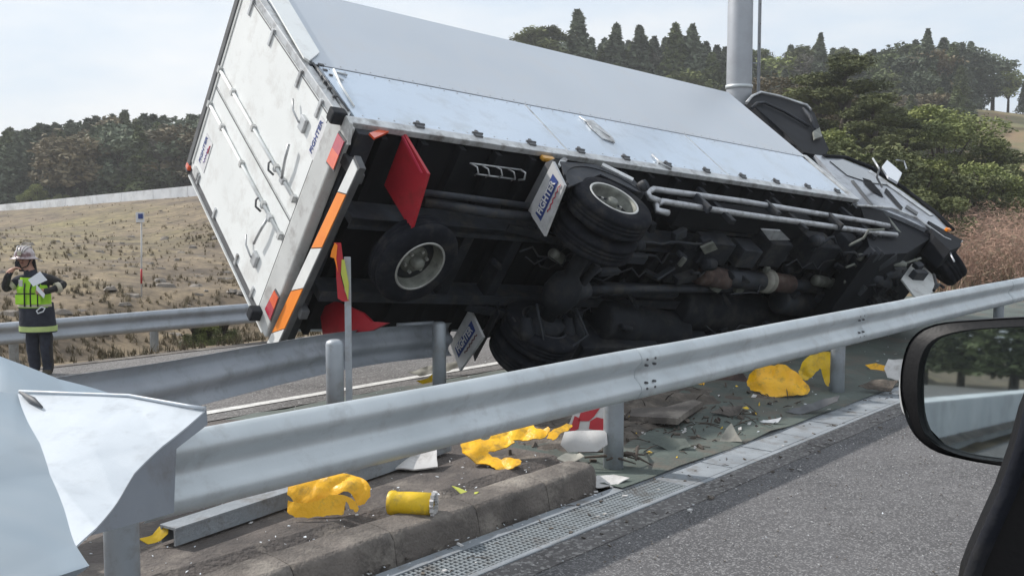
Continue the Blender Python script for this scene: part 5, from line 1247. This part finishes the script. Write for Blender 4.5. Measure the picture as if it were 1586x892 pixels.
# a few weeds clumps by the far guardrail
for px, py in ((322, 520), (300, 528), (345, 515)):
    p = D(px, 400, 17.6); p.z = terr(p.x, p.y)
    tree('bush', p, .7, 'small yellow green weed clump below the far guardrail left of the truck', 'weed clumps by the far guardrail')
# wood behind the camera, seen in the door mirror
for i in range(26):
    d_ = -D_ * rnd.uniform(55, 75) + N_ * (-26 + i * 3.2); d_.z = -.4
    tree('cedar', d_, rnd.uniform(7, 12), 'dark cedar in the row behind the camera, seen reflected in the door mirror', 'wood reflected in the door mirror', wide=1.5)
mb = MB(); st_box(mb, 3.9, 4.3, -80, -6, -.35, .60); bw = obj('mirror_band_wall', mb, M['barrier']); tag(bw, 'low pale wall added behind the camera for the pale band in the door mirror', 'barrier')  # unseen wall, added to give the door mirror its pale lower band

# ------------------------------------------------------------------ the car the photograph is taken from
mc = D(1500, 606, 1.0); mn = V((-.62, -.78, .066)).normalized()
car = thing('car', 'dark car with its black door mirror and window pillar at the right picture edge', 'car', V((mc.x, mc.y, -.15)))
CL = car.location.copy()
def mpl(pxs, off): return [PL(a, b, mc, mn) + mn * off for a, b in pxs]
ho = smooth_poly([(1393, 612), (1396, 560), (1412, 522), (1448, 502), (1520, 495), (1600, 491), (1670, 492), (1690, 540), (1690, 640), (1676, 712), (1640, 735), (1560, 724), (1490, 712), (1440, 696), (1408, 664)], 4)
gl = smooth_poly([(1424, 605), (1428, 560), (1446, 529), (1490, 514), (1560, 508), (1630, 508), (1662, 520), (1664, 620), (1648, 700), (1610, 718), (1550, 712), (1490, 702), (1446, 682), (1428, 650)], 4)
def ring(a, b, off_a, off_b):
    A_, B_ = mpl(a, off_a), mpl(b, off_b); n = len(A_); return A_ + B_, [(i, (i + 1) % n, n + (i + 1) % n, n + i) for i in range(n)]
cen = (sum(p[0] for p in ho) / len(ho), sum(p[1] for p in ho) / len(ho))
def sc(poly, k): return [(cen[0] + (a - cen[0]) * k, cen[1] + (b - cen[1]) * k) for a, b in poly]
mb = MB()
for a, b, oa, ob in ((gl, sc(gl, 1.02), -.016, .003), (sc(gl, 1.02), ho, .003, -.006), (ho, sc(ho, 1.01), -.004, -.03), (sc(ho, 1.01), sc(ho, .97), -.03, -.07), (sc(ho, .97), sc(ho, .8), -.07, -.115), (sc(ho, .8), sc(ho, .4), -.115, -.13)):
    mb.add(*ring(a, b, oa, ob), 0, True)
hs = obj('door_mirror', shift(mb, CL), M['car_black'], car)
obj('mirror_glass', shift(MB().prism(mpl(gl, -.010), -mn * .003), CL), M['mirror'], hs)
rim_glint = smooth_poly([(1386, 590), (1396, 572), (1403, 600), (1404, 640), (1398, 648), (1388, 630)], 3)
mbb = MB().prism([p + mn * -.015 for p in mpl(rim_glint, 0)], -mn * .03); obj('mirror_rim_highlight', shift(mbb, CL), M['white_refl'], hs, label='pale insert painted as the highlight on the mirror edge')  # pale insert painting the bright highlight on the housing's left rim
pil = [(1594, 640), (1578, 700), (1556, 762), (1532, 815), (1512, 860), (1500, 892), (1488, 960), (1740, 960), (1740, 600), (1610, 600)]
p0 = D(1560, 800, .72); pn = V((-.25, -.97, 0)).normalized()
A_ = [PL(a, b, p0, pn) for a, b in pil]
mb = MB().prism(A_, -pn * .03); door = obj('door_frame', shift(mb, CL), M['car_black'], car)
mb = MB().tube([PL(a, b, p0, pn) + pn * .004 for a, b in ((1598, 630), (1580, 700), (1558, 762), (1534, 815), (1514, 860), (1500, 900), (1490, 960))], .006, 8); obj('weather_strip', shift(mb, CL), M['rubber'], door)
a0 = PL(1640, 700, p0, pn)
mb = MB().tube([D(1660, 690, .95) , a0], .03, 10); obj('mirror_mount', shift(mb, CL), M['car_black'], car)
q = PL(1640, 960, p0, pn); mb = MB().box(V((q.x + .05, q.y + .0, .55)), (.5, .06, 1.1), Matrix.Rotation(math.atan2(D_.y, D_.x) - .3, 3, 'Z'), bev=.02)
obj('door_panel', shift(mb, CL), M['car_black'], car)

# ------------------------------------------------------------------ firefighter
def person():
    dep = 13.1; base = D(64, 580, dep); base.z = CH - (580 - HOR) / FPX * dep; S = dep / FPX
    root = thing('person', 'firefighter in dark uniform, green vest and helmet holding a radio and white papers', 'person', base)
    def P(px, py, dy=0): return V(((px - 64) * S, dy, (580 - py) * S))
    bm = bmesh.new(); skn = bm.verts.layers.skin.verify(); vd = {}
    def vt(k, p, r, r2=None): v = bm.verts.new(p); v[skn].radius = (r, r2 or r); vd[k] = v; return v
    def ed(*ks):
        for a, b in zip(ks, ks[1:]): bm.edges.new((vd[a], vd[b]))
    vt('pel', P(62, 492), .17, .12); vt('wst', P(61, 478), .165, .115); vt('bel', P(60, 462), .175, .12); vt('chest', P(59, 442), .19, .125); vt('neckb', P(54, 424), .12, .09); vt('neck', P(50, 414, -.01), .062); vt('head', P(47, 404, -.03), .078, .085); vt('crown', P(46, 393, -.02), .082, .09)
    vt('shL', P(35, 432, -.01), .078); vt('elL', P(17, 447, -.10), .062); vt('wrL', P(33, 419, -.20), .045)
    vt('shR', P(77, 430, -.01), .08); vt('elR', P(108, 440, -.02), .064); vt('wrR', P(88, 449, -.24), .046)
    vt('hpL', P(54, 500), .105); vt('knL', P(53, 540, -.02), .085); vt('akL', P(55, 570, .01), .075); vt('toeL', P(54, 577, -.10), .05)
    vt('hpR', P(72, 500), .105); vt('knR', P(75, 540, -.02), .085); vt('akR', P(75, 572, .01), .075); vt('toeR', P(76, 580, -.12), .05)
    ed('pel', 'wst', 'bel', 'chest', 'neckb', 'neck', 'head', 'crown'); ed('chest', 'shL', 'elL', 'wrL'); ed('chest', 'shR', 'elR', 'wrR'); ed('pel', 'hpL', 'knL', 'akL', 'toeL'); ed('pel', 'hpR', 'knR', 'akR', 'toeR')
    # hands: palm and five fingers
    def hand(w, c, d, s, curl):
        d = V(d).normalized(); sd_ = V(s).normalized(); nn = d.cross(sd_)
        vt(w + 'p', c + d * .055, .036, .02); ed(w, w + 'p')
        for i, (o_, l) in enumerate(((-.032, .062), (-.011, .072), (.011, .068), (.030, .052))):
            a, b = w + 'f%d' % i, w + 'g%d' % i
            vt(a, c + d * .095 + sd_ * o_, .011); vt(b, c + d * (.095 + l * .5) + sd_ * o_ + nn * curl * l * .4, .010); vt(b + 't', c + d * (.095 + l * .6) + sd_ * o_ + nn * curl * l, .008); ed(w + 'p', a, b, b + 't')
        vt(w + 't1', c + d * .05 - sd_ * .042, .012); vt(w + 't2', c + d * .09 - sd_ * .055 + nn * curl * .02, .010); ed(w + 'p', w + 't1', w + 't2')
    hand('wrL', P(33, 419, -.20), (.75, -.05, .55), (.3, -.8, .0), 1)
    hand('wrR', P(88, 449, -.24), (-1, -.1, .1), (0, .1, 1), 1)
    for v in bm.verts: v[skn].use_root = (v == vd['pel'])
    me = bpy.data.meshes.new('body'); bm.to_mesh(me); bm.free()
    o = bpy.data.objects.new('body', me); col.objects.link(o); o.modifiers.new('s', 'SKIN').use_smooth_shade = True; ss = o.modifiers.new('b', 'SUBSURF'); ss.levels = 2; ss.render_levels = 2
    bpy.context.view_layer.update(); m2 = bpy.data.meshes.new_from_object(o.evaluated_get(bpy.context.evaluated_depsgraph_get())); bpy.data.objects.remove(o)
    m2.materials.clear()
    for x in ('navy', 'skin', 'olive', 'boot'): m2.materials.append(M[x])
    wl_, wr_ = P(33, 419, -.20), P(88, 449, -.24)
    for v in m2.vertices:
        if v.co.z < P(0, 425).z and v.co.z > .1: v.co += noise.noise_vector(v.co * 9) * .012
    for f in m2.polygons:
        c = f.center; f.use_smooth = True; f.material_index = 0
        if c.z > P(0, 417).z and abs(c.x - P(48, 0).x) < .12 and c.y > -.16: f.material_index = 1
        elif (c - wl_).length < .17 and c.z > wl_.z - .01 and c.y < -.16: f.material_index = 1
        elif c.y < -.14 and c.x < wr_.x + .0 and c.x > wr_.x - .25 and abs(c.z - wr_.z) < .12: f.material_index = 1
        elif c.x < P(31, 0).x or c.x > P(82, 0).x: f.material_index = 2
        elif c.z < .08: f.material_index = 3
    obj('body', m2, None, root)
    # face
    hc = P(47, 401, -.03)
    mb = MB().lathe([(0, .035), (.012, .028), (.016, .01), (.010, 0)], hc + V((-.002, -.075, -.01)), V((0, -1, -.2)), 8); obj('nose', mb, M['skin'], root)
    for s_ in (-1, 1):
        mb = MB().lathe([(0, .008), (.008, .005), (.012, 0)], hc + V((s_ * .03, -.082, .02)), V((0, -1, 0)), 8); obj('eye', mb, M['black'], root)
        mb = MB().box(hc + V((s_ * .088, .0, .0)), (.016, .035, .055), bev=.006); obj('ear', mb, M['skin'], root)
    obj('mouth', MB().box(hc + V((0, -.084, -.045)), (.04, .008, .008)), M['dark_red'], root)
    # helmet
    hp = P(46, 397, -.02); prof_ = []
    for i in range(9):
        a = R(90 * i / 8); prof_.append((.132 * math.sin(a), .145 * math.cos(a)))
    mb = MB().lathe(prof_ + [(.150, -.01), (.185, -.028), (.185, -.036), (.135, -.022)], hp, V((0, .06, 1)), 28)
    he = obj('helmet', mb, M['helmet'], root)
    for a in (-.6, -.2, .2, .6):
        pts = [hp + V((math.sin(a) * .134 * math.sin(t_) , -math.cos(t_) * .134, .147 * math.sin(t_) * math.cos(a * .5))) for t_ in [R(x) for x in range(20, 161, 20)]]
        obj('helmet_rib', MB().tube(pts, .009, 5), M['white_frag'], he)
    obj('helmet_emblem', MB().box(hp + V((0, -.145, .05)), (.05, .012, .055), bev=.004), M['cuff'], he)
    obj('neck_cape', MB().prism([hp + V(q) for q in ((-.115, .02, -.02), (.115, .02, -.02), (.13, .04, -.20), (-.10, .04, -.2))], (0, .03, 0)), M['olive'], he)
    obj('chin_strap', MB().tube([hp + V((-.1, -.03, -.02)), hp + V((-.07, -.07, -.12)), hp + V((0, -.09, -.15)), hp + V((.07, -.07, -.12)), hp + V((.1, -.03, -.02))], .008, 5), M['olive'], he)
    # torso shell pieces
    def shell(z0, z1, rx0, rx1, ry, m, name, cx0=61, cx1=61, par=root, a0=0, a1=360, n=28, amp=.006):
        mb = MB(); rows = 7
        for j in range(rows + 1):
            u = j / rows; z = lerp(z0, z1, u); rx = lerp(rx0, rx1, u); cx = (lerp(cx0, cx1, u) - 64) * S
            for k in range(n + 1):
                a = R(lerp(a0, a1, k / n)); w_ = noise.noise(V((math.cos(a) * 3, math.sin(a) * 3, z * 8))) * amp
                mb.v.append((cx + math.cos(a) * (rx + w_), -math.sin(a) * (ry + w_), z))
        for j in range(rows):
            for k in range(n): mb.f.append([j * (n + 1) + k, j * (n + 1) + k + 1, (j + 1) * (n + 1) + k + 1, (j + 1) * (n + 1) + k]); mb.m.append(0); mb.sm.append(True)
        o = obj(name, mb, M[m], par); solid(o, .012); return o
    zz = lambda y: (580 - y) * S
    shell(zz(513), zz(468), .235, .215, .175, 'navy', 'jacket_skirt', 62, 60)
    shell(zz(511), zz(503), .242, .24, .182, 'band', 'reflective_hem', 62, 62)
    ve = shell(zz(474), zz(444), .215, .225, .185, 'hivis', 'vest', 60, 59, a0=8, a1=172)
    shell(zz(446), zz(428), .222, .15, .165, 'hivis', 'vest_shoulder', 59, 57, a0=20, a1=160, par=ve)
    shell(zz(473), zz(469), .222, .222, .192, 'cuff', 'vest_band', 60, 60, a0=8, a1=172, par=ve)
    for x_ in (-.135, .075): obj('vest_pocket', MB().box(V(((59 - 64) * S + x_ + .03, -.188, zz(461))), (.13, .035, .13), bev=.012), M['hivis'], ve)
    for x_ in (-.045, .035, .13): obj('vest_strap', MB().tube([V(((59 - 64) * S + x_, -.205, zz(472))), V(((59 - 64) * S + x_, -.20, zz(446))), V(((59 - 64) * S + x_ * 1.2, -.14, zz(431)))], .010, 5), M['olive'], ve)
    for x_ in (-.12, .0): obj('pocket_flap', MB().box(V(((59 - 64) * S + x_ + .03, -.207, zz(452))), (.13, .008, .014)), M['olive'], ve)
    obj('badge', MB().box(V(((49 - 64) * S, -.20, zz(436))), (.05, .02, .09), bev=.005), M['white_frag'], root)
    def cuff(a, b, r, m='cuff'):
        obj('reflective_cuff', MB().tube([a, b], r, 16), M[m], root)
    a, b = P(35, 432, -.01), P(17, 447, -.10); cuff(a.lerp(b, .35) , a.lerp(b, .62), .083)
    a, b = P(108, 440, -.02), P(88, 449, -.24); cuff(a.lerp(b, .3), a.lerp(b, .50), .070)
    obj('papers', MB().prism([P(66, 430, -.30), P(82, 418, -.26), P(93, 431, -.27), P(74, 440, -.31)], (0, .008, 0)), M['paper'], root)
    obj('papers', MB().prism([P(78, 437, -.30), P(90, 452, -.29), P(88, 458, -.29), P(78, 446, -.3)], (0, .008, 0)), M['paper'], root)
    obj('radio', MB().box(P(44, 409, -.185), (.05, .04, .11), bev=.01).tube([P(44, 405, -.185), P(43, 396, -.2)], .006, 5), M['black'], root)
    obj('carabiner', MB().tube([P(72, 478, -.21), P(80, 472, -.22), P(85, 474, -.21), P(82, 479, -.21), P(74, 482, -.21), P(72, 478, -.21)], .009, 6), M['paper'], root)
person()

# ------------------------------------------------------------------ the spring haze between here and the woods
hz = MB().box((0, 60, 25), (1180, 1180, 62))
hm_ = bpy.data.materials.new('haze'); hm_.use_nodes = True; t_ = hm_.node_tree; t_.nodes.clear()
ho_ = t_.nodes.new('ShaderNodeOutputMaterial'); pv = t_.nodes.new('ShaderNodeVolumePrincipled')
pv.inputs['Color'].default_value = (.97, .985, 1, 1); pv.inputs['Density'].default_value = .0009; pv.inputs['Anisotropy'].default_value = .2
t_.links.new(pv.outputs[0], ho_.inputs['Volume'])
obj('haze', hz, hm_, kind='stuff')
